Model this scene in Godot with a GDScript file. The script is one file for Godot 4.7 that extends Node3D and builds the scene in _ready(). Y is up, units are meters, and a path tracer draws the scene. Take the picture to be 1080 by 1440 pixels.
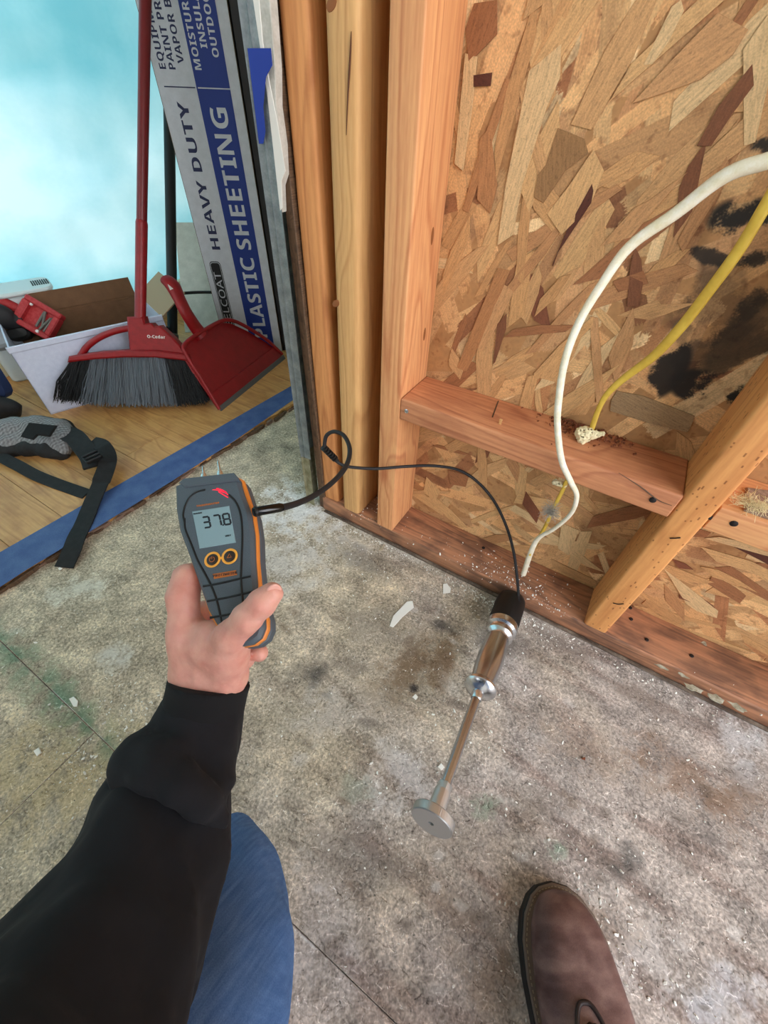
extends Node3D
# A half-stripped wall corner: studs, strand board, a moisture meter held in a hand and its hammer probe in the sole plate.
# x runs along the framed wall, y is up, z comes out of the wall; metres.

var used := {}


class Shape:
	var st := SurfaceTool.new()
	var group := 0

	func _init() -> void:
		st.begin(Mesh.PRIMITIVE_TRIANGLES)

	func tri(a: Vector3, b: Vector3, c: Vector3, ua := Vector2.ZERO, ub := Vector2.ZERO, uc := Vector2.ZERO) -> void:
		st.set_smooth_group(group)
		st.set_uv(ua)
		st.add_vertex(a)
		st.set_smooth_group(group)
		st.set_uv(uc)
		st.add_vertex(c)
		st.set_smooth_group(group)
		st.set_uv(ub)
		st.add_vertex(b)

	func quad(a: Vector3, b: Vector3, c: Vector3, d: Vector3, ua := Vector2.ZERO, ub := Vector2.ZERO, uc := Vector2.ZERO, ud := Vector2.ZERO) -> void:
		tri(a, b, c, ua, ub, uc)
		tri(a, c, d, ua, uc, ud)

	func done() -> ArrayMesh:
		st.generate_normals()
		return st.commit()

	# an outline in x, y drawn out from z0 to z1, its rims bevelled
	func prism(outline: PackedVector2Array, z0: float, z1: float, bev := 0.0, xf := Transform3D.IDENTITY, us := 1.0, shift := Vector2.ZERO) -> void:
		var o := outline.duplicate()
		if Geometry2D.is_polygon_clockwise(o):
			o.reverse()
		var n := o.size()
		var inner := PackedVector2Array()
		for i in n:
			var e0 := (o[i] - o[(i + n - 1) % n]).normalized()
			var e1 := (o[(i + 1) % n] - o[i]).normalized()
			var m := (Vector2(-e0.y, e0.x) + Vector2(-e1.y, e1.x))
			var l := maxf(m.length_squared() * 0.5, 0.4)
			inner.append(o[i] + m / l * bev)
		var rings := [[o, z0], [o, z1]]
		if bev > 0.0:
			rings = [[inner, z0], [o, z0 + bev], [o, z1 - bev], [inner, z1]]
		for k in rings.size() - 1:
			var s := 0.0
			group += 1
			for i in n:
				var j := (i + 1) % n
				var p: PackedVector2Array = rings[k][0]
				var q: PackedVector2Array = rings[k + 1][0]
				var za: float = rings[k][1]
				var zb: float = rings[k + 1][1]
				var len := o[i].distance_to(o[j])
				var before := (o[i] - o[(i + n - 1) % n]).normalized()
				if before.dot((o[j] - o[i]).normalized()) < 0.8:
					group += 1
				quad(xf * Vector3(p[i].x, p[i].y, za), xf * Vector3(p[j].x, p[j].y, za), xf * Vector3(q[j].x, q[j].y, zb), xf * Vector3(q[i].x, q[i].y, zb),
					shift + Vector2(s, za) * us, shift + Vector2(s + len, za) * us, shift + Vector2(s + len, zb) * us, shift + Vector2(s, zb) * us)
				s += len
		group += 1
		var top: PackedVector2Array = rings[-1][0]
		var t := Geometry2D.triangulate_polygon(top)
		for i in range(0, t.size(), 3):
			var a := top[t[i]]
			var b := top[t[i + 1]]
			var c := top[t[i + 2]]
			if (b - a).cross(c - a) < 0.0:
				var x := b
				b = c
				c = x
			group += 0
			tri(xf * Vector3(a.x, a.y, z1), xf * Vector3(b.x, b.y, z1), xf * Vector3(c.x, c.y, z1), shift + a * us, shift + b * us, shift + c * us)
			st.set_smooth_group(group + 1)
		group += 1
		for i in range(0, t.size(), 3):
			var a := top[t[i]]
			var b := top[t[i + 1]]
			var c := top[t[i + 2]]
			if (b - a).cross(c - a) < 0.0:
				var x := b
				b = c
				c = x
			tri(xf * Vector3(a.x, a.y, z0), xf * Vector3(c.x, c.y, z0), xf * Vector3(b.x, b.y, z0), shift + a * us, shift + c * us, shift + b * us)
		group += 1

	# a profile of (radius, height) turned round y
	func lathe(prof: PackedVector2Array, sides: int, xf := Transform3D.IDENTITY, knurl := 0.0, us := 1.0) -> void:
		group += 1
		for i in prof.size() - 1:
			if i > 0:
				var d0 := (prof[i] - prof[i - 1]).normalized()
				var d1 := (prof[i + 1] - prof[i]).normalized()
				if d0.dot(d1) < 0.8:
					group += 1
			for k in sides:
				var a := TAU * k / sides
				var b := TAU * (k + 1) / sides
				var ka := 1.0 - knurl * (k % 2)
				var kb := 1.0 - knurl * ((k + 1) % 2)
				var p := prof[i]
				var q := prof[i + 1]
				var p0 := xf * Vector3(p.x * ka * cos(a), p.y, p.x * ka * sin(a))
				var p1 := xf * Vector3(q.x * ka * cos(a), q.y, q.x * ka * sin(a))
				var p2 := xf * Vector3(q.x * kb * cos(b), q.y, q.x * kb * sin(b))
				var p3 := xf * Vector3(p.x * kb * cos(b), p.y, p.x * kb * sin(b))
				var u := Vector2(float(k) / sides, p.y * us)
				var w := Vector2(float(k + 1) / sides, q.y * us)
				if p.x < 1e-6:
					tri(p0, p1, p2, u, Vector2(u.x, w.y), w)
				elif q.x < 1e-6:
					tri(p0, p1, p3, u, Vector2(u.x, w.y), Vector2(w.x, u.y))
				else:
					quad(p0, p1, p2, p3, u, Vector2(u.x, w.y), w, Vector2(w.x, u.y))
		group += 1

	# a round or flattened tube along points; r may vary along it
	func tube(p: PackedVector3Array, r: Array, sides := 12, flat := 1.0, up := Vector3.ZERO) -> void:
		group += 1
		var n := p.size()
		var norm := up
		var rings := []
		for i in n:
			var t := (p[mini(i + 1, n - 1)] - p[maxi(i - 1, 0)]).normalized()
			if norm == Vector3.ZERO:
				norm = t.cross(Vector3(0.3, 0.9, 0.2)).normalized()
			norm = (norm - t * norm.dot(t)).normalized()
			var b := t.cross(norm)
			var along_r := float(i) * (r.size() - 1) / maxi(n - 1, 1)
			var ri: float = lerpf(r[int(along_r)], r[mini(int(along_r) + 1, r.size() - 1)], along_r - int(along_r))
			var ring := PackedVector3Array()
			for k in sides:
				var a := TAU * k / sides
				ring.append(p[i] + ri * (flat * cos(a) * norm + sin(a) * b))
			rings.append(ring)
		var s := 0.0
		for i in n - 1:
			var l := p[i].distance_to(p[i + 1])
			for k in sides:
				var j := (k + 1) % sides
				quad(rings[i][k], rings[i][j], rings[i + 1][j], rings[i + 1][k], Vector2(float(k) / sides, s), Vector2(float(k + 1) / sides, s), Vector2(float(k + 1) / sides, s + l), Vector2(float(k) / sides, s + l))
			s += l
		group += 1
		for k in sides:
			var j := (k + 1) % sides
			tri(p[0], rings[0][j], rings[0][k])
		group += 1
		for k in sides:
			var j := (k + 1) % sides
			tri(p[n - 1], rings[n - 1][k], rings[n - 1][j])
		group += 1

	# a strap: a flat band swept along points, its face turned towards ups[i]
	func band(p: PackedVector3Array, wide: float, thick: float, ups: PackedVector3Array) -> void:
		var n := p.size()
		var c := []
		for i in n:
			var t := (p[mini(i + 1, n - 1)] - p[maxi(i - 1, 0)]).normalized()
			var up := ups[i * (ups.size() - 1) / maxi(n - 1, 1)]
			var side := t.cross(up).normalized()
			var u := side.cross(t).normalized()
			c.append([p[i] - side * wide / 2 - u * thick / 2, p[i] + side * wide / 2 - u * thick / 2, p[i] + side * wide / 2 + u * thick / 2, p[i] - side * wide / 2 + u * thick / 2])
		var s := 0.0
		for k in 4:
			group += 1
			s = 0.0
			for i in n - 1:
				var j := (k + 1) % 4
				var l := p[i].distance_to(p[i + 1])
				var w := wide if k % 2 == 0 else thick
				quad(c[i][j], c[i][k], c[i + 1][k], c[i + 1][j], Vector2(w, s), Vector2(0, s), Vector2(0, s + l), Vector2(w, s + l))
				s += l
		group += 1
		quad(c[0][0], c[0][1], c[0][2], c[0][3])
		group += 1
		quad(c[n - 1][3], c[n - 1][2], c[n - 1][1], c[n - 1][0])
		group += 1

	func box(size: Vector3, at: Vector3, bev := 0.002, xf := Transform3D.IDENTITY, us := 1.0, shift := Vector2.ZERO) -> void:
		prism(rect(size.x, size.y), -size.z / 2, size.z / 2, bev, xf * Transform3D(Basis.IDENTITY, at), us, shift)

	static func rect(w: float, h: float, r := 0.0) -> PackedVector2Array:
		var o := PackedVector2Array()
		if r <= 0.0:
			return PackedVector2Array([Vector2(-w / 2, -h / 2), Vector2(w / 2, -h / 2), Vector2(w / 2, h / 2), Vector2(-w / 2, h / 2)])
		for q in 4:
			var cx := (w / 2 - r) * (1 if q == 0 or q == 3 else -1)
			var cy := (h / 2 - r) * (1 if q < 2 else -1)
			for k in 4:
				var a := PI / 2 * (q + k / 3.0)
				o.append(Vector2(cx + r * cos(a), cy + r * sin(a)))
		return o


func numbered(called: String) -> String:
	var n: int = used.get(called, 0)
	used[called] = n + 1
	return called if n == 0 else "%s_%03d" % [called, n]


func tag(o: Node, label := "", category := "", group := "", kind := "") -> Node:
	if label:
		o.set_meta("label", label)
	if category:
		o.set_meta("category", category)
	if group:
		o.set_meta("group", group)
	if kind:
		o.set_meta("kind", kind)
	return o


func thing(called: String, label: String, category: String, xf := Transform3D.IDENTITY, group := "") -> Node3D:
	var o := Node3D.new()
	o.name = numbered(called)
	o.transform = xf
	add_child(o, true)
	tag(o, label, category, group)
	return o


func part(called: String, mesh: Mesh, m: Material, parent: Node = self, xf := Transform3D.IDENTITY) -> MeshInstance3D:
	var o := MeshInstance3D.new()
	o.mesh = mesh
	o.material_override = m
	o.transform = xf
	if parent == self:
		o.name = numbered(called)
	else:
		var key := str(parent.get_instance_id()) + called
		o.name = called if not used.has(key) else "%s_%03d" % [called, used[key]]
		used[key] = used.get(key, 0) + 1
	parent.add_child(o, true)
	return o


func struct(called: String, mesh: Mesh, m: Material, xf := Transform3D.IDENTITY) -> MeshInstance3D:
	var o := part(called, mesh, m, self, xf)
	o.set_meta("kind", "structure")
	return o


func holder(called: String, parent: Node, xf := Transform3D.IDENTITY) -> Node3D:
	var o := Node3D.new()
	var key := str(parent.get_instance_id()) + called
	o.name = called if not used.has(key) else "%s_%03d" % [called, used[key]]
	used[key] = used.get(key, 0) + 1
	o.transform = xf
	parent.add_child(o, true)
	return o


func frame(x: Vector3, y: Vector3, at: Vector3) -> Transform3D:
	var z := x.cross(y).normalized()
	var xx := x.normalized()
	return Transform3D(Basis(xx, z.cross(xx).normalized(), z), at)


func along(a: Vector3, b: Vector3) -> Transform3D:
	var y := (b - a).normalized()
	var x := y.cross(Vector3(0.31, 0.2, 0.93)).normalized()
	return Transform3D(Basis(x, y, x.cross(y)), a)


func smooth(p: PackedVector3Array, per := 8) -> PackedVector3Array:
	var out := PackedVector3Array()
	for i in p.size() - 1:
		for k in per:
			out.append(p[i].cubic_interpolate(p[i + 1], p[maxi(i - 1, 0)], p[mini(i + 2, p.size() - 1)], float(k) / per))
	out.append(p[-1])
	return out


func v3(a: Array) -> PackedVector3Array:
	var o := PackedVector3Array()
	for i in range(0, a.size(), 3):
		o.append(Vector3(a[i], a[i + 1], a[i + 2]))
	return o


func v2(a: Array) -> PackedVector2Array:
	var o := PackedVector2Array()
	for i in range(0, a.size(), 2):
		o.append(Vector2(a[i], a[i + 1]))
	return o


# one continuous surface round tapered bones [a, b, ra, rb], by surface nets
func body(bones: Array, cell: float, k: float, amp := 0.0, freq := 20.0, squash := Vector3.ONE, cut: Array = []) -> ArrayMesh:
	var lo := Vector3.INF
	var hi := -Vector3.INF
	for b in bones:
		var r := Vector3.ONE * (maxf(b[2], b[3]) + k + 3 * cell + amp)
		lo = lo.min(b[0] - r).min(b[1] - r)
		hi = hi.max(b[0] + r).max(b[1] + r)
	var nx := int((hi.x - lo.x) / cell) + 2
	var ny := int((hi.y - lo.y) / cell) + 2
	var nz := int((hi.z - lo.z) / cell) + 2
	var sy := nx
	var sz := nx * ny
	var f := PackedFloat32Array()
	f.resize(nx * ny * nz)
	f.fill(1.0)
	for b in bones:
		var a: Vector3 = b[0]
		var e: Vector3 = b[1]
		var ra: float = b[2]
		var rb: float = b[3]
		var ab := e - a
		var len2 := maxf(ab.length_squared(), 1e-12)
		var reach := Vector3.ONE * (maxf(ra, rb) + k + 2.5 * cell)
		var l := ((a.min(e) - reach - lo) / cell).max(Vector3.ZERO)
		var h := ((a.max(e) + reach - lo) / cell).min(Vector3(nx - 1, ny - 1, nz - 1))
		for z in range(int(l.z), int(h.z) + 1):
			for y in range(int(l.y), int(h.y) + 1):
				var at := z * sz + y * sy
				var p := lo + Vector3(0, y, z) * cell - a
				for x in range(int(l.x), int(h.x) + 1):
					var q := Vector3(p.x + x * cell, p.y, p.z)
					var t := clampf(q.dot(ab) / len2, 0.0, 1.0)
					var d := (q - ab * t).length() - ra - (rb - ra) * t
					var o := f[at + x]
					var w := clampf(0.5 + 0.5 * (o - d) / k, 0.0, 1.0)
					f[at + x] = o + (d - o) * w - k * w * (1.0 - w)
	if amp > 0.0:
		var noise := FastNoiseLite.new()
		noise.seed = 7
		noise.frequency = freq
		noise.fractal_octaves = 2
		var at := 0
		for z in nz:
			for y in ny:
				for x in nx:
					if absf(f[at]) < amp + 2.5 * cell:
						var p := (lo + Vector3(x, y, z) * cell) * squash
						f[at] += noise.get_noise_3dv(p) * amp
					at += 1
	for c in cut:  # half spaces taken away: [point, outward normal]
		var at := 0
		for z in nz:
			for y in ny:
				for x in nx:
					f[at] = maxf(f[at], (lo + Vector3(x, y, z) * cell - c[0]).dot(c[1]))
					at += 1
	var cellv := PackedInt32Array()
	cellv.resize(f.size())
	cellv.fill(-1)
	var verts := PackedVector3Array()
	var norms := PackedVector3Array()
	var index := PackedInt32Array()
	var corner := [0, 1, sy, sy + 1, sz, sz + 1, sz + sy, sz + sy + 1]
	var edges := [0, 1, 2, 3, 4, 5, 6, 7, 0, 2, 1, 3, 4, 6, 5, 7, 0, 4, 1, 5, 2, 6, 3, 7]
	var off := [Vector3(0, 0, 0), Vector3(1, 0, 0), Vector3(0, 1, 0), Vector3(1, 1, 0), Vector3(0, 0, 1), Vector3(1, 0, 1), Vector3(0, 1, 1), Vector3(1, 1, 1)]
	for z in nz - 1:
		for y in ny - 1:
			var at := z * sz + y * sy
			for x in nx - 1:
				var i := at + x
				if absf(f[i]) > 2.0 * cell:
					continue
				var neg := 0
				for c in 8:
					if f[i + corner[c]] < 0.0:
						neg += 1
				if neg == 0 or neg == 8:
					continue
				var sum := Vector3.ZERO
				var n := 0
				for e in range(0, 24, 2):
					var fa := f[i + corner[edges[e]]]
					var fb := f[i + corner[edges[e + 1]]]
					if (fa < 0.0) != (fb < 0.0):
						sum += (off[edges[e]] as Vector3).lerp(off[edges[e + 1]], fa / (fa - fb))
						n += 1
				cellv[i] = verts.size()
				verts.append(lo + (Vector3(x, y, z) + sum / n) * cell)
				var g := Vector3.ZERO
				for c in 8:
					g += ((off[c] as Vector3) - Vector3(0.5, 0.5, 0.5)) * f[i + corner[c]]
				norms.append(g.normalized())
	for z in range(1, nz - 1):
		for y in range(1, ny - 1):
			var at := z * sz + y * sy
			for x in range(1, nx - 1):
				var i := at + x
				if absf(f[i]) > 2.0 * cell:
					continue
				var inside := f[i] < 0.0
				for axis in 3:
					var step := 1 if axis == 0 else sy if axis == 1 else sz
					if (f[i + step] < 0.0) == inside:
						continue
					var u := sy if axis == 0 else sz if axis == 1 else 1
					var v := sz if axis == 0 else 1 if axis == 1 else sy
					var q := [cellv[i - u - v], cellv[i - v], cellv[i], cellv[i - u]]
					if q.min() < 0:
						continue
					if inside:
						index.append_array([q[0], q[2], q[1], q[0], q[3], q[2]])
					else:
						index.append_array([q[0], q[1], q[2], q[0], q[2], q[3]])
	var arr := []
	arr.resize(Mesh.ARRAY_MAX)
	arr[Mesh.ARRAY_VERTEX] = verts
	arr[Mesh.ARRAY_NORMAL] = norms
	arr[Mesh.ARRAY_INDEX] = index
	var m := ArrayMesh.new()
	m.add_surface_from_arrays(Mesh.PRIMITIVE_TRIANGLES, arr)
	return m


func nz(w: int, h: int, sd: int, freq: float, oct := 3, kind := FastNoiseLite.TYPE_SIMPLEX_SMOOTH, fw := 0, fh := 0, seamless := false) -> PackedByteArray:
	var n := FastNoiseLite.new()
	n.noise_type = kind
	n.seed = sd
	n.frequency = freq
	n.fractal_octaves = oct
	var im := n.get_seamless_image(fw if fw else w, fh if fh else h) if seamless else n.get_image(fw if fw else w, fh if fh else h)
	if fw or fh:
		im.resize(w, h, Image.INTERPOLATE_CUBIC)
	return im.get_data()


func picture(w: int, h: int, data: PackedByteArray) -> ImageTexture:
	return ImageTexture.create_from_image(Image.create_from_data(w, h, false, Image.FORMAT_RGB8, data))


func mat(c: Color, rough := 0.7, metal := 0.0, tex: Texture2D = null, scale := 1.0, bump := 0.0) -> StandardMaterial3D:
	var m := StandardMaterial3D.new()
	m.albedo_color = c
	m.roughness = rough
	m.metallic = metal
	if tex:
		m.albedo_texture = tex
		m.uv1_scale = Vector3(scale, scale, scale)
		if bump > 0.0:
			m.heightmap_enabled = true
			m.heightmap_texture = tex
			m.heightmap_scale = bump
	return m


func tri_mat(c: Color, rough: float, tex: Texture2D, scale: Vector3, bump := 0.0, metal := 0.0) -> StandardMaterial3D:
	var m := mat(c, rough, metal, tex, 1.0, bump)
	m.uv1_triplanar = true
	m.uv1_offset = Vector3(0.37, 0.41, 0.43)
	m.uv1_scale = scale
	return m


# two colours blended by layered noise, for cloth, card, leather, rust
func mottle(size: int, sd: int, a: Color, b: Color, freq: float, fine := 0.35, fw := 0, fh := 0) -> ImageTexture:
	var n0 := nz(size, size, sd, freq, 4, FastNoiseLite.TYPE_SIMPLEX_SMOOTH, fw, fh, true)
	var n1 := nz(size, size, sd + 5, 0.25, 2)
	var d := PackedByteArray()
	d.resize(size * size * 3)
	for i in size * size:
		var t := clampf(((n0[i] - 127) * (1.0 - fine) * 1.5 + (n1[i] - 127) * fine * 1.3) / 255.0 + 0.5, 0.0, 1.0)
		d[i * 3] = int(255 * lerpf(a.r, b.r, t))
		d[i * 3 + 1] = int(255 * lerpf(a.g, b.g, t))
		d[i * 3 + 2] = int(255 * lerpf(a.b, b.b, t))
	return picture(size, size, d)


# sawn softwood: grain along v
func wood(sd: int, light: Color, dark: Color, rings := 9.0, knots := 2, dirt := 0.0, dashes := 0) -> ImageTexture:
	var w := 512
	var h := 1024
	var bend := nz(w, h, sd, 0.006, 3, FastNoiseLite.TYPE_SIMPLEX_SMOOTH, 512, 200, true)
	var streak := nz(w, h, sd + 1, 0.12, 3, FastNoiseLite.TYPE_SIMPLEX_SMOOTH, 512, 40, true)
	var fine := nz(w, h, sd + 2, 0.3, 2, FastNoiseLite.TYPE_SIMPLEX_SMOOTH, 512, 200, true)
	var muck := nz(w, h, sd + 3, 0.012, 5, FastNoiseLite.TYPE_SIMPLEX_SMOOTH, 0, 0, true)
	var r := RandomNumberGenerator.new()
	r.seed = sd
	var kn := []
	for i in knots:
		kn.append(Vector3(r.randf_range(40, w - 40), r.randf_range(60, h - 60), r.randf_range(8, 17)))
	var d := PackedByteArray()
	d.resize(w * h * 3)
	var i := 0
	for y in h:
		var near := []
		for k in kn:
			if absf(k.y - y) < k.z * 9:
				near.append(k)
		for x in w:
			var u := x / 512.0 * rings + (bend[i] - 127) / 70.0
			var knot := 0.0
			for k in near:
				var dx: float = (x - k.x) / k.z
				var dy: float = (y - k.y) / (k.z * 1.5)
				var q := dx * dx + dy * dy
				u += 1.2 * exp(-q * 0.3) * clampf(dx, -1.0, 1.0)
				knot = maxf(knot, exp(-q * 1.3))
			var ring := 0.5 + 0.5 * sin(u * TAU + 1.4 * sin(u * TAU))
			ring = ring * ring
			var t := 0.5 * ring + (streak[i] - 127) / 480.0 + (fine[i] - 127) / 1000.0 + knot * 0.9 + 0.12
			t += dirt * clampf((muck[i] - 120) / 70.0, 0.0, 1.0)
			t = clampf(t, 0.0, 1.0)
			d[i * 3] = int(255 * lerpf(light.r, dark.r, t))
			d[i * 3 + 1] = int(255 * lerpf(light.g, dark.g, t))
			d[i * 3 + 2] = int(255 * lerpf(light.b, dark.b, t))
			i += 1
	for k in dashes:
		var x := r.randi_range(2, w - 4)
		var y := r.randi_range(4, h - 20)
		var l := r.randi_range(2, 5)
		for j in l:
			for q in 2:
				var at := ((y + j) * w + x + q) * 3
				d[at] = int(d[at] * 0.68)
				d[at + 1] = int(d[at + 1] * 0.6)
				d[at + 2] = int(d[at + 2] * 0.52)
	return picture(w, h, d)


func text(called: String, words: String, tall: float, m: Material, parent: Node, xf: Transform3D, bold := true, stretch := 1.0, deep := 0.0004) -> MeshInstance3D:
	var t := TextMesh.new()
	var f := SystemFont.new()
	f.font_names = PackedStringArray(["Droid Sans"])
	f.font_weight = 700 if bold else 400
	t.font = f
	t.text = words
	t.font_size = 48
	t.pixel_size = 0.001
	var k := tall / 34.0 / t.pixel_size
	t.depth = deep / k
	t.curve_step = 4.0
	return part(called, t, m, parent, xf * Transform3D(Basis.from_scale(Vector3(stretch, 1, 1) * k), Vector3.ZERO))


const FLOOR_AT := Vector2(-0.7, -0.6)   # the stretch of floor that its picture covers, 1.7 m a side
const FLOOR_SIDE := 1.7
const OSB_AT := Vector2(-0.2, -0.1)     # the stretch of strand board that its picture covers, 1.2 m a side
const OSB_SIDE := 1.2
const BOARD_Z := -0.089
const WOOD_H := 0.014

var wood_mats := {}


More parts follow.
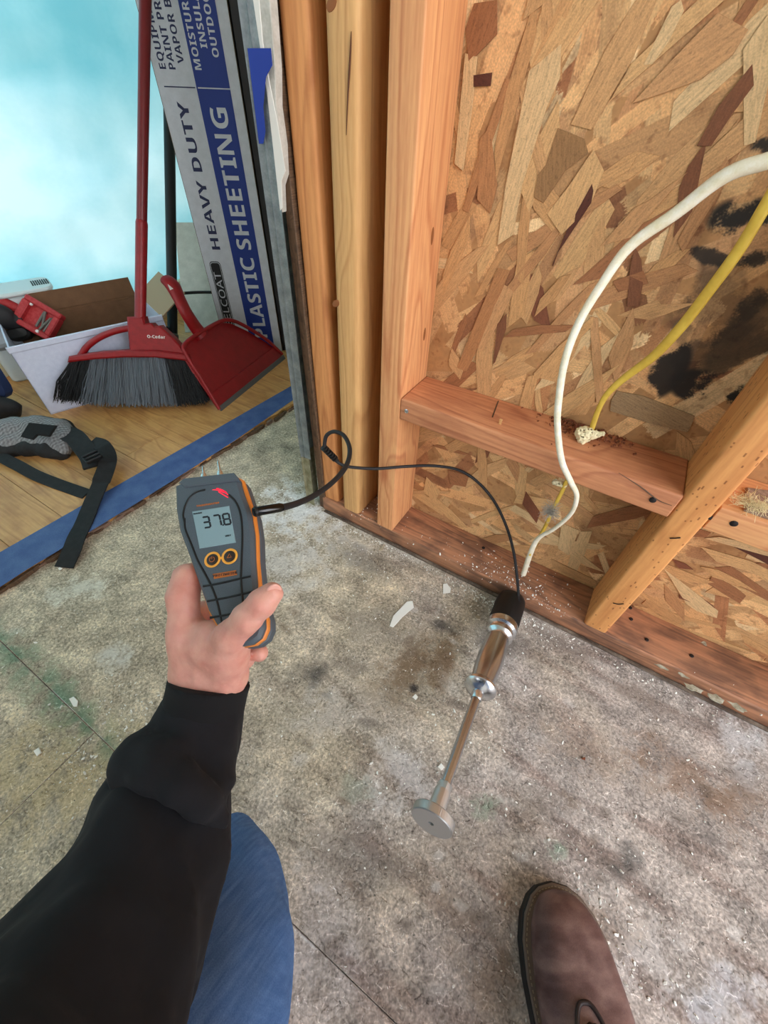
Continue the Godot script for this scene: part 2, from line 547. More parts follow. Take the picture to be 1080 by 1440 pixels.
func floor_picture() -> ImageTexture:
	var s := 2048
	var big := nz(s, s, 11, 0.004, 4)
	var mid := nz(s, s, 12, 0.018, 5)
	var soft := nz(s, s, 15, 0.009, 3)
	var run := nz(s, s, 16, 0.016, 5, FastNoiseLite.TYPE_SIMPLEX_SMOOTH, 420, 2048)
	var fine := nz(s, s, 13, 0.12, 3)
	var grit := nz(s, s, 14, 0.6, 1, FastNoiseLite.TYPE_VALUE)
	var d := PackedByteArray()
	d.resize(s * s * 3)
	var i := 0
	for y in s:
		for x in s:
			# warm bare ply to the left, grey trodden dirt to the right
			var t := clampf((x - 800.0) / 600.0 + (big[i] - 127) / 260.0, 0.0, 1.0) * clampf((2048 - x) / 150.0, 0.0, 1.0)
			var l := 1.0 + (soft[i] - 127) / 900.0 + (mid[i] - 127) / 800.0 + (fine[i] - 127) / 600.0 + (grit[i] - 127) / 800.0
			l -= clampf((mid[i] - 190) / 50.0, 0.0, 1.0) * clampf((soft[i] - 110) / 60.0, 0.0, 1.0) * 0.22
			var brown := clampf((run[i] - 135) / 90.0, 0.0, 1.0) * (0.03 + 0.12 * t)
			l *= 1.0 - brown
			l += (run[i] - 127) / -3000.0
			d[i * 3] = clampi(int((191 - 21 * t) * l), 0, 255)
			d[i * 3 + 1] = clampi(int((178 - 17 * t) * l * (1.0 - brown * 0.4)), 0, 255)
			d[i * 3 + 2] = clampi(int((155 - 2 * t) * l * (1.0 - brown * 0.55)), 0, 255)
			i += 1
	var r := RandomNumberGenerator.new()
	r.seed = 5
	# stains, dust, plaster, and painted shadows of probe and boot: centre, two half axes, colour, strength
	var smears_and_shadows := [
		[-0.2366, 0.03, 0.1122, -0.0735, 0.0695, 0.0832, 222, 221, 218, 0.95],
		[-0.1611, 0.1661, 0.0873, -0.0564, 0.057, 0.065, 208, 206, 201, 0.65],
		[-0.1083, 0.063, 0.0959, -0.0141, 0.0197, 0.0523, 205, 202, 196, 0.5],
		[0.2312, 0.3649, 0.0489, -0.0305, 0.0254, 0.0436, 205, 206, 208, 0.5],
		[0.1022, 0.3476, 0.0579, -0.0364, 0.0302, 0.0408, 196, 194, 192, 0.35],
		[-0.4474, 0.4285, 0.0396, -0.0535, 0.0347, 0.014, 214, 212, 198, 0.8],
		[-0.2703, 0.4798, 0.0285, -0.0181, 0.0288, 0.0193, 212, 210, 200, 0.85],
		[-0.4665, 0.5419, 0.0189, -0.0121, 0.0142, 0.0071, 205, 203, 190, 0.5],
		[0.6447, 0.3604, 0.0555, -0.0339, 0.0009, 0.034, 186, 192, 202, 0.55],
		[0.5641, 0.3718, 0.0578, -0.0355, 0.0047, 0.0349, 190, 190, 190, 0.35],
		[0.2413, 0.5633, 0.0424, -0.026, 0.0352, 0.0453, 190, 190, 190, 0.35],
		[0.6757, 0.0427, 0.0484, 0.0039, -0.0144, 0.0386, 190, 195, 200, 0.5],
		[0.269, -0.0475, 0.0597, 0.0022, -0.0007, 0.0255, 205, 200, 192, 0.6],
		[0.6249, -0.0007, 0.0548, 0.0011, -0.0042, 0.0145, 190, 190, 188, 0.5],
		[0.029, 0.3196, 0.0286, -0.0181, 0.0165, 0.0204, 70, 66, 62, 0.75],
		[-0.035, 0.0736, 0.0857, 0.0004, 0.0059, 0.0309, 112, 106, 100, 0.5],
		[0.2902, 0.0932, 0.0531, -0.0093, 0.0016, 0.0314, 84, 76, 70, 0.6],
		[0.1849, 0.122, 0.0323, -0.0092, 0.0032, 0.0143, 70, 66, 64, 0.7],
		[0.1881, 0.1969, 0.0489, -0.0627, 0.0367, 0.0334, 110, 84, 60, 0.65],  # soft shadow of the hammer probe, painted into the floor
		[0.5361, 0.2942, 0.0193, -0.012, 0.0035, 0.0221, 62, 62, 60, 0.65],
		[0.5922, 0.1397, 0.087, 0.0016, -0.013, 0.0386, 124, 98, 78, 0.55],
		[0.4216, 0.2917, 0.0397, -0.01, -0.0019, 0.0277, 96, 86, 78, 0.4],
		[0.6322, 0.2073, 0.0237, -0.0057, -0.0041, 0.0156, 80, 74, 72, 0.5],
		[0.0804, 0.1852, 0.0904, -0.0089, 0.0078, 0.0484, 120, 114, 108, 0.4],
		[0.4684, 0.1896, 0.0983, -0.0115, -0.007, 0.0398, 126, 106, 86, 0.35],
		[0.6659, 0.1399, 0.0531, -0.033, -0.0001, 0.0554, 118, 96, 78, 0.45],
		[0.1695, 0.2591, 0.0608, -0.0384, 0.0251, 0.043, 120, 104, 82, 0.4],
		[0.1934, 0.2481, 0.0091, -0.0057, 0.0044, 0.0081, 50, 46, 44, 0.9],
		[0.4218, 0.4846, 0.0276, -0.0169, 0.0111, 0.0285, 112, 92, 72, 0.35],  # boot shadow painted on the floor, left of the boot
		[0.3735, 0.4545, 0.0296, -0.0182, 0.0165, 0.037, 118, 104, 86, 0.3],  # rest of the shade beside the boot, painted in
		[0.3544, 0.3383, 0.0222, -0.0138, 0.0054, 0.0135, 104, 138, 112, 0.5],
		[0.4567, 0.329, 0.0228, -0.0141, 0.0035, 0.013, 112, 144, 120, 0.5],
		[-0.1646, 0.6168, 0.1367, -0.0852, 0.0832, 0.0492, 186, 164, 118, 0.45],
		[-0.3292, 0.5669, 0.126, -0.0027, 0.0082, 0.0338, 116, 138, 112, 0.45],
		[-0.3205, 0.1514, 0.0398, -0.026, 0.045, 0.0437, 190, 180, 150, 0.3],
		[-0.0157, 0.5539, 0.067, -0.0417, 0.0556, 0.0453, 176, 160, 126, 0.3],
		[0.5235, 0.3694, 0.0437, -0.0126, -0.0055, 0.0291, 150, 132, 112, 0.3],
		[0.335, 0.3914, 0.049, -0.0303, 0.0149, 0.0324, 150, 138, 124, 0.3],
		[0.2141, 0.4833, 0.0475, -0.0293, 0.0237, 0.0328, 128, 122, 116, 0.35],
		[0.271, 0.4605, 0.0313, -0.0194, 0.0139, 0.0228, 110, 106, 102, 0.35],
		[0.0542, 0.3778, 0.048, -0.0302, 0.0388, 0.0464, 150, 146, 138, 0.3],
		[0.1904, 0.4159, 0.0285, 0.0011, -0.0044, 0.0207, 100, 120, 104, 0.3],
		[0.1416, -0.0293, 0.0866, 0.0043, 0.0009, 0.0188, 120, 112, 104, 0.5],
		[0.3714, 0.0335, 0.0677, 0.0017, -0.0022, 0.0186, 110, 100, 92, 0.5],
		[0.5215, 0.0577, 0.0758, 0.0011, -0.0039, 0.0166, 112, 100, 90, 0.5],
		[0.2342, 0.5676, 0.0387, -0.0017, -0.0007, 0.0022, 206, 210, 206, 0.7],
		[0.2643, 0.5667, 0.0217, -0.001, -0.0005, 0.0015, 206, 210, 206, 0.6],
		[0.6354, -0.0006, 0.0623, 0.0029, -0.0018, 0.0058, 205, 205, 200, 0.7],
		[0.5482, -0.0013, 0.0492, 0.0022, -0.0015, 0.0061, 200, 200, 196, 0.6],
		[0.4644, -0.0062, 0.0325, 0.0015, -0.0012, 0.0064, 200, 198, 192, 0.5],
		[0.0253, 0.0118, 0.0926, 0.0028, 0.0013, 0.0093, 190, 186, 180, 0.45],
		[0.6752, 0.0879, 0.0312, 0.0016, -0.012, 0.0311, 182, 186, 190, 0.45],
		[0.6323, 0.3787, 0.0072, -0.0016, -0.0011, 0.0029, 84, 76, 68, 0.4329],
		[0.3824, 0.3149, 0.0166, -0.0028, -0.001, 0.0093, 206, 204, 200, 0.3512],
		[0.0018, 0.0522, 0.0215, -0.0042, 0.0028, 0.0087, 84, 76, 68, 0.5637],
		[0.386, 0.5357, 0.0057, 0, -0.0022, 0.0044, 84, 76, 68, 0.4014],
		[0.3171, 0.4968, 0.0136, -0.006, 0.0018, 0.0073, 84, 76, 68, 0.5266],
		[0.6936, 0.1407, 0.0062, -0.0017, -0.002, 0.0074, 84, 76, 68, 0.4377],
		[0.2123, 0.5256, 0.0129, -0.0016, -0.0009, 0.0081, 206, 204, 200, 0.4287],
		[0.0903, 0.4084, 0.0156, -0.0005, -0.0002, 0.0085, 84, 76, 68, 0.3915],
		[0.5934, 0.205, 0.016, 0.0039, -0.006, 0.0122, 84, 76, 68, 0.3545],
		[0.368, 0.2801, 0.0144, 0.0007, -0.0036, 0.0138, 206, 204, 200, 0.3126],
		[0.4688, 0.2659, 0.0103, -0.0001, -0.0017, 0.0056, 206, 204, 200, 0.2529],
		[0.5672, 0.1621, 0.0092, 0.002, -0.0076, 0.0177, 206, 204, 200, 0.3326],
		[0.5302, 0.4446, 0.0112, -0.0052, -0.0001, 0.0053, 112, 96, 80, 0.5572],
		[0.241, 0.4353, 0.013, 0.0002, -0.0018, 0.0073, 84, 76, 68, 0.4622],
		[0.2098, 0.4745, 0.0146, -0.0028, 0.0003, 0.0113, 84, 76, 68, 0.3342],
		[-0.0653, 0.2478, 0.0232, 0.003, 0.0001, 0.0092, 112, 96, 80, 0.413],
		[0.5642, 0.3362, 0.007, -0.0015, -0.0013, 0.0047, 84, 76, 68, 0.3483],
		[0.3926, 0.2096, 0.022, -0.0051, -0.0002, 0.008, 206, 204, 200, 0.4167],
		[-0.0616, 0.2804, 0.0196, 0.0034, -0.0005, 0.0075, 112, 96, 80, 0.4673],
		[0.1634, 0.0949, 0.0096, 0.0025, -0.003, 0.0185, 206, 204, 200, 0.4713],
		[0.5447, 0.3867, 0.0054, -0.0019, -0.0008, 0.0057, 84, 76, 68, 0.4264],
		[0.5922, 0.3965, 0.0056, -0.002, -0.001, 0.0046, 206, 204, 200, 0.3412],
		[-0.0426, 0.3162, 0.0144, 0.0014, -0.0001, 0.0049, 84, 76, 68, 0.3266],
		[-0.0437, 0.3317, 0.0171, 0.0007, 0.0006, 0.011, 112, 96, 80, 0.434],
		[0.6615, 0.2927, 0.0092, 0.0016, -0.0045, 0.0078, 206, 204, 200, 0.4767],
		[0.5107, 0.33, 0.0108, -0.0017, -0.003, 0.0112, 84, 76, 68, 0.2665],
		[0.5131, 0.3532, 0.0129, -0.0044, -0.0008, 0.0066, 206, 204, 200, 0.375],
		[0.5505, 0.3275, 0.0084, -0.0017, -0.0016, 0.0061, 84, 76, 68, 0.3825],
		[0.2301, 0.2255, 0.0077, -0.0013, 0.001, 0.0148, 112, 96, 80, 0.3097],
		[0.3027, 0.2453, 0.022, 0.0047, -0.0034, 0.0109, 112, 96, 80, 0.4726],
		[0.1204, 0.1187, 0.0143, -0.0013, 0.001, 0.0072, 206, 204, 200, 0.588],
		[0.1834, 0.4386, 0.0131, -0.0024, 0.0003, 0.0054, 112, 96, 80, 0.4709],
		[0.0767, 0.3377, 0.0153, -0.0042, 0.0034, 0.01, 206, 204, 200, 0.3716],
		[0.0075, 0.2128, 0.0123, -0.0046, 0.0029, 0.006, 112, 96, 80, 0.3642],
		[0.4069, 0.4504, 0.0095, 0.0004, -0.0024, 0.0056, 84, 76, 68, 0.384],
		[0.1502, 0.5092, 0.0139, -0.0013, -0.0005, 0.006, 84, 76, 68, 0.5024],
		[0.0828, 0.2718, 0.0363, -0.0102, 0.0062, 0.0188, 84, 76, 68, 0.3809],
		[0.5453, 0.4244, 0.0052, -0.0011, -0.0021, 0.0065, 84, 76, 68, 0.3157],
		[0.1747, 0.5245, 0.0056, -0.0002, -0.0017, 0.0081, 206, 204, 200, 0.3471],
		[0.333, 0.4484, 0.006, 0.0001, -0.0024, 0.0069, 206, 204, 200, 0.5962],
		[0.5512, 0.3564, 0.0062, -0.0002, -0.0016, 0.0039, 206, 204, 200, 0.2523],
		[0.3767, 0.4053, 0.0053, 0.0006, -0.0015, 0.0036, 84, 76, 68, 0.4161],
		[0.3738, 0.5219, 0.0103, -0.0044, 0.0008, 0.0057, 206, 204, 200, 0.4337],
		[0.6194, 0.1491, 0.012, 0.0016, -0.0045, 0.0107, 84, 76, 68, 0.3927],
		[0.3149, 0.1281, 0.0153, -0.0016, -0.0003, 0.0101, 84, 76, 68, 0.4242],
		[0.4943, 0.2955, 0.0076, 0.0016, -0.0049, 0.0103, 112, 96, 80, 0.4077],
		[0.216, 0.137, 0.0127, 0.0009, -0.0004, 0.0057, 206, 204, 200, 0.5795],
		[0.4196, 0.3667, 0.0202, -0.0015, -0.0011, 0.0042, 84, 76, 68, 0.5636],
		[0.1866, 0.1972, 0.0131, 0.002, -0.0011, 0.0072, 84, 76, 68, 0.261],
		[0.4083, 0.332, 0.0117, 0.0012, -0.0038, 0.0101, 112, 96, 80, 0.5257],
		[0.2497, 0.498, 0.019, -0.0049, 0.0004, 0.0077, 112, 96, 80, 0.4063],
		[0.1591, 0.366, 0.0064, 0.0001, -0.0012, 0.01, 112, 96, 80, 0.3152],
		[0.5002, 0.2567, 0.0115, -0.0022, -0.0021, 0.011, 84, 76, 68, 0.4891],
		[0.456, 0.2632, 0.0149, 0.0027, -0.004, 0.0099, 112, 96, 80, 0.4839],
		[0.265, 0.2333, 0.0233, -0.0068, 0.0011, 0.0077, 84, 76, 68, 0.5222],
		[-0.0684, 0.1386, 0.0388, -0.0093, 0.005, 0.0116, 206, 204, 200, 0.4873],
		[0.0993, 0.4312, 0.0146, -0.0054, 0.0055, 0.0123, 206, 204, 200, 0.4735],
		[0.5134, 0.417, 0.0099, 0.0003, -0.003, 0.006, 84, 76, 68, 0.5003],
		[0.0738, 0.3356, 0.0152, 0.0004, -0.0002, 0.0061, 84, 76, 68, 0.2994],
		[0.4211, 0.3603, 0.0147, -0.0057, 0.0003, 0.0073, 206, 204, 200, 0.4995],
		[0.3251, 0.4172, 0.0077, 0, -0.0026, 0.009, 206, 204, 200, 0.5638],
		[0.6906, 0.0765, 0.0074, 0.0025, -0.0056, 0.0113, 84, 76, 68, 0.3359],
		[0.4653, 0.3054, 0.0153, -0.0037, -0.0014, 0.0101, 84, 76, 68, 0.4005],
		[0.103, 0.2653, 0.0091, 0.0007, -0.0009, 0.0142, 84, 76, 68, 0.2752],
		[0.4307, 0.4601, 0.018, -0.0052, -0.001, 0.0082, 112, 96, 80, 0.4026],
		[0.2471, 0.2087, 0.0275, 0.0026, -0.0023, 0.0153, 206, 204, 200, 0.2537],
		[0.3955, 0.4405, 0.0172, -0.0026, -0.0027, 0.0118, 84, 76, 68, 0.402],
		[0.3083, 0.4482, 0.008, -0.0004, -0.0024, 0.0095, 84, 76, 68, 0.3491],
		[0.1814, 0.5059, 0.0172, -0.0043, 0.0009, 0.0069, 206, 204, 200, 0.3732],
		[0.3672, 0.4457, 0.0101, -0.0004, -0.0018, 0.0058, 206, 204, 200, 0.4482],
		[0.0397, 0.3863, 0.0071, -0.0024, 0.0031, 0.0068, 84, 76, 68, 0.3172],
		[0.4279, 0.4894, 0.0101, -0.0046, 0.0003, 0.0025, 112, 96, 80, 0.4613],
		[0.4249, 0.1335, 0.0133, 0.0014, -0.0021, 0.0084, 206, 204, 200, 0.4951],
		[0.5134, 0.3075, 0.0144, -0.0007, -0.0041, 0.0123, 84, 76, 68, 0.3064],
		[0.4216, 0.3636, 0.0167, -0.0003, -0.002, 0.0064, 206, 204, 200, 0.2699],
		[0.644, 0.1043, 0.0174, -0.0025, -0.0025, 0.0092, 84, 76, 68, 0.4463],
		[0.4508, 0.4933, 0.0078, 0.0004, -0.0026, 0.0048, 206, 204, 200, 0.3846],
		[0.6064, 0.2571, 0.0121, 0.0025, -0.0049, 0.0093, 84, 76, 68, 0.27],
		[0.159, 0.3327, 0.0187, -0.0078, 0.0025, 0.0062, 84, 76, 68, 0.4445]
	]
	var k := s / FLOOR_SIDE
	for b in smears_and_shadows:
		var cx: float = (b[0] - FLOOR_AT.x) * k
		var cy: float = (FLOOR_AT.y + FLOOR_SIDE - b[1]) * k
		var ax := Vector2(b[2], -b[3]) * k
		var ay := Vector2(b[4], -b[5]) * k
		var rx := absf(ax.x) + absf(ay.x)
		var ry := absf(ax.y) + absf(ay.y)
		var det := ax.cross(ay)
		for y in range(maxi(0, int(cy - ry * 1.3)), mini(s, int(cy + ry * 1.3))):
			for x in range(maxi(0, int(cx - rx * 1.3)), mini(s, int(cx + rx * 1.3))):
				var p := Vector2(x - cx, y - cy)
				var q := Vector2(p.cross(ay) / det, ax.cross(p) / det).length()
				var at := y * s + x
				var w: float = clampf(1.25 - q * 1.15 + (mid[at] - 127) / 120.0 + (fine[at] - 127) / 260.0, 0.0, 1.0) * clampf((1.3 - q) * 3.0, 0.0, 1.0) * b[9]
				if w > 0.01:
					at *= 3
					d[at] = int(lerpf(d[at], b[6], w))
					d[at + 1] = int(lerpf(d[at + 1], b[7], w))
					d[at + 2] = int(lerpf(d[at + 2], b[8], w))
	# the chalky green line along the long joint
	for x in range(0, 900):
		var cy := (FLOOR_AT.y + FLOOR_SIDE - 0.566) * k
		for y in range(int(cy) - 46, int(cy) + 60):
			var at := y * s + x
			var w := exp(-absf(y - cy) / 17.0) * clampf((mid[at] - 70) / 90.0, 0.0, 1.0) * clampf((830.0 - x) / 200.0, 0.0, 1.0) * 0.75
			at *= 3
			d[at] = int(lerpf(d[at], 84, w))
			d[at + 1] = int(lerpf(d[at + 1], 118, w))
			d[at + 2] = int(lerpf(d[at + 2], 96, w))
	# fibres and scuffs
	for n in 190000:
		var p := Vector2(r.randf() * s, r.randf() * s)
		var a := r.randfn(0.5, 0.8)
		var v := Vector2(cos(a), sin(a))
		var turn := r.randfn(0.0, 0.03)
		var add := int(r.randfn(1.0, 21.0))
		for j in r.randi_range(3, 13):
			p += v
			v = v.rotated(turn)
			if p.x < 0 or p.y < 0 or p.x >= s or p.y >= s:
				break
			var at := (int(p.y) * s + int(p.x)) * 3
			d[at] = clampi(d[at] + add, 0, 255)
			d[at + 1] = clampi(d[at + 1] + add, 0, 255)
			d[at + 2] = clampi(d[at + 2] + add, 0, 255)
	# plaster specks and dark pits
	for n in 16000:
		var x := r.randi_range(2, s - 4)
		var y := r.randi_range(2, s - 4)
		if mid[y * s + x] < r.randi_range(40, 180):
			continue
		var c := 232 if r.randf() < 0.62 else 58
		var big_one := r.randf() < 0.12
		for q in (5 if big_one else 2):
			var at := ((y + q % 2 + r.randi_range(0, 1)) * s + x + q / 2) * 3
			d[at] = int(lerpf(d[at], c, 0.75))
			d[at + 1] = int(lerpf(d[at + 1], c, 0.75))
			d[at + 2] = int(lerpf(d[at + 2], c - 6, 0.75))
	# a few long scratches
	for n in 40:
		var p := Vector2(r.randf() * s, r.randf() * s)
		var v := Vector2.from_angle(r.randf() * TAU)
		var turn := r.randfn(0.0, 0.006)
		var add := int(r.randfn(12.0, 22.0))
		for j in r.randi_range(40, 160):
			p += v
			v = v.rotated(turn)
			if p.x < 0 or p.y < 0 or p.x >= s - 1 or p.y >= s or r.randf() < 0.15:
				continue
			for q in 2:
				var at := (int(p.y) * s + int(p.x) + q) * 3
				d[at] = clampi(d[at] + add, 0, 255)
				d[at + 1] = clampi(d[at + 1] + add, 0, 255)
				d[at + 2] = clampi(d[at + 2] + add, 0, 255)
	return picture(s, s, d)


# black mould on the strand board: centre x, y, half width, half height, strength
func moulds() -> Array:
	return [
		[0.3146, 0.6116, 0.0221, 0.013, 0.95],
		[0.2962, 0.6664, 0.0136, 0.0082, 0.9],
		[0.3081, 0.5794, 0.0261, 0.0064, 0.8],
		[0.3463, 0.5836, 0.0139, 0.0092, 0.8],
		[0.3225, 0.459, 0.014, 0.0287, 0.9],
		[0.3641, 0.4501, 0.026, 0.0156, 0.95],
		[0.3995, 0.4475, 0.0195, 0.0215, 0.95],
		[0.3344, 0.5378, 0.0368, 0.0342, 0.28],
		[0.3613, 0.4895, 0.037, 0.0278, 0.36],
		[0.3734, 0.5167, 0.0227, 0.0424, 0.42],
		[0.3086, 0.5541, 0.0129, 0.0262, 0.25],
		[0.3174, 0.5031, 0.011, 0.0194, 0.3],
		[0.3601, 0.5502, 0.0095, 0.0189, 0.5],
		[0.4233, 0.4059, 0.0131, 0.0127, 0.5]
	]


func mould_at(x: float, y: float) -> float:
	var m := 0.0
	for b in moulds():
		var q := Vector2((x - b[0]) / b[2], (y - b[1]) / b[3]).length()
		m = maxf(m, b[4] * clampf(1.3 - q, 0.0, 1.0))
	return m


const STRAND := [Color(0.86, 0.69, 0.48), Color(0.84, 0.65, 0.44), Color(0.80, 0.61, 0.41), Color(0.73, 0.52, 0.34), Color(0.64, 0.43, 0.28), Color(0.52, 0.31, 0.21), Color(0.89, 0.76, 0.57), Color(0.83, 0.65, 0.45), Color(0.81, 0.62, 0.43), Color(0.76, 0.56, 0.38)]


const PICKS := [0, 0, 1, 1, 1, 2, 2, 6, 6, 7, 7, 8, 8, 9, 3, 0, 1, 7, 4]


func board_picture() -> ImageTexture:
	var s := 1536
	var k := s / OSB_SIDE
	var grain := nz(s, s, 21, 0.05, 3)
	var fine := nz(s, s, 22, 0.3, 2)
	var blot := nz(s, s, 23, 0.012, 5)
	var d := PackedByteArray()
	d.resize(s * s * 3)
	for i in s * s:
		var l := 0.9 + (grain[i] - 127) / 1800.0
		d[i * 3] = int(196 * l)
		d[i * 3 + 1] = int(146 * l)
		d[i * 3 + 2] = int(94 * l)
	var r := RandomNumberGenerator.new()
	r.seed = 22
	for n in 1150:
		var c := Vector2(r.randf() * s, r.randf() * s)
		var a := r.randfn(1.15, 0.5) if c.y / k + OSB_AT.y > 0.36 else r.randfn(0.1, 0.6)
		if r.randf() < 0.2:
			a = r.randf() * PI
		var v := Vector2(cos(a), sin(a))
		var w := v.orthogonal()
		var length := r.randf_range(70, 230)
		var wide := r.randf_range(12, 40)
		var col: Color = STRAND[PICKS[r.randi() % PICKS.size()]]
		var lum := r.randf_range(0.86, 1.08)
		var skew := r.randf_range(-0.9, 0.9)
		var phase := r.randi() % 1000
		for u in int(wide / 0.7):
			var uu := u * 0.7
			var tint := lum * (1.0 + (fine[(u * 3 + phase) % 1500 + 1536 * (n % 900)] - 127) / 1300.0)
			var from := skew * uu + (grain[(u * 5 + phase) % 1500] - 127) * 0.06
			for t in int(length / 0.75):
				var p := c + v * (t * 0.75 + from) + w * uu
				if p.x < 0 or p.y < 0 or p.x >= s or p.y >= s:
					continue
				var at := int(p.y) * s + int(p.x)
				var l := 255.0 * tint * (1.0 + (fine[at] - 127) / 1100.0)
				at *= 3
				d[at] = mini(int(col.r * l), 255)
				d[at + 1] = mini(int(col.g * l), 255)
				d[at + 2] = mini(int(col.b * l), 255)
	for i in s * s:
		var f := clampf((grain[i] - 168) / 50.0, 0.0, 1.0) * 0.16 + clampf((blot[i] - 150) / 80.0, 0.0, 1.0) * 0.14
		d[i * 3] = int(d[i * 3] * (1.0 - f))
		d[i * 3 + 1] = int(d[i * 3 + 1] * (1.0 - f * 1.25))
		d[i * 3 + 2] = int(d[i * 3 + 2] * (1.0 - f * 1.4))
	for b in moulds():
		var cx: float = (b[0] - OSB_AT.x) * k
		var cy: float = (b[1] - OSB_AT.y) * k
		for y in range(maxi(0, int(cy - b[3] * k * 1.5)), mini(s, int(cy + b[3] * k * 1.5))):
			for x in range(maxi(0, int(cx - b[2] * k * 1.5)), mini(s, int(cx + b[2] * k * 1.5))):
				var q := Vector2((x - cx) / (b[2] * k), (y - cy) / (b[3] * k)).length()
				var at := y * s + x
				var w: float = clampf((1.15 - q) * 2.2 + (blot[at] - 127) / 38.0 + (fine[at] - 127) / 200.0, 0.0, 1.0) * clampf((1.5 - q) * 3.0, 0.0, 1.0) * b[4]
				at *= 3
				d[at] = int(lerpf(d[at], 26, w))
				d[at + 1] = int(lerpf(d[at + 1], 23, w))
				d[at + 2] = int(lerpf(d[at + 2], 20, w))
	return picture(s, s, d)


# grey-brown straight grain for one flake of wood
func flake_picture(sd: int) -> ImageTexture:
	var w := 256
	var a := nz(w, w, sd, 0.16, 3, FastNoiseLite.TYPE_SIMPLEX_SMOOTH, 24, 256)
	var b := nz(w, w, sd + 1, 0.25, 2)
	var c := nz(w, w, sd + 2, 0.14, 2, FastNoiseLite.TYPE_SIMPLEX_SMOOTH, 110, 256)
	var d := PackedByteArray()
	d.resize(w * w * 3)
	for i in w * w:
		var l := clampf(0.93 + (a[i] - 127) / 1500.0 + (b[i] - 127) / 1600.0 - clampf((c[i] - 170) / 60.0, 0.0, 1.0) * 0.12, 0.0, 1.0)
		d[i * 3] = int(255 * l)
		d[i * 3 + 1] = int(252 * l)
		d[i * 3 + 2] = int(247 * l)
	return picture(w, w, d)


func timber(key: String) -> StandardMaterial3D:
	return wood_mats[key]


func make_timbers() -> void:
	var kinds := {
		"tan": [wood(31, Color(0.85, 0.67, 0.44), Color(0.70, 0.50, 0.30), 9.0, 3), 2.2, 0.7],
		"honey": [wood(32, Color(0.84, 0.59, 0.36), Color(0.66, 0.40, 0.22), 11.0, 3), 2.2, 0.7],
		"orange": [wood(33, Color(0.89, 0.66, 0.45), Color(0.72, 0.43, 0.27), 13.0, 2), 2.4, 0.7],
		"red": [wood(34, Color(0.82, 0.57, 0.40), Color(0.63, 0.38, 0.26), 12.0, 2, 0.2), 2.4, 0.8],
		"dashed": [wood(35, Color(0.87, 0.62, 0.37), Color(0.74, 0.48, 0.26), 7.0, 1, 0.0, 1300), 2.4, 1.0],
		"plate": [wood(36, Color(0.74, 0.52, 0.38), Color(0.44, 0.31, 0.24), 12.0, 3, 0.5), 2.4, 0.8],
		"old": [wood(37, Color(0.42, 0.32, 0.23), Color(0.24, 0.17, 0.12), 16.0, 1, 0.4), 3.0, 1.5],
		"parquet": [wood(38, Color(0.84, 0.64, 0.39), Color(0.68, 0.47, 0.26), 7.0, 0, 0.40), 2.0, 0.7],
	}
	for k in kinds:
		var m := mat(Color.WHITE, 0.62, 0.0, kinds[k][0], 1.0, 0.03)
		m.uv1_scale = Vector3(kinds[k][1], kinds[k][2], 1)
		wood_mats[k] = m
	wood_mats["parquet"].roughness = 0.42


func upright(at: Vector3) -> Transform3D:
	return Transform3D(Basis(Vector3.RIGHT, Vector3.FORWARD, Vector3.UP), at)


func level(at: Vector3) -> Transform3D:
	return Transform3D(Basis(Vector3.UP, Vector3.BACK, Vector3.RIGHT), at)


# sawn timber with eased edges: cross section a x b, length l, local z runs along it
func timber_mesh(a: float, b: float, l: float, r: float, shift: Vector2) -> ArrayMesh:
	var s := Shape.new()
	s.prism(Shape.rect(a, b, r), 0.0, l, minf(r * 0.5, 0.0015), Transform3D.IDENTITY, 1.0, shift)
	return s.done()


func nail(parent: Node, at: Vector3, normal: Vector3, m: Material, r := 0.0042) -> void:
	var s := Shape.new()
	s.lathe(v2([0, 0.0016, r * 0.8, 0.0014, r, 0.0008, r, -0.004]), 14)
	s.lathe(v2([r, -0.004, 0, -0.004]), 14)
	part("nail", s.done(), m, parent, along(at, at + normal))


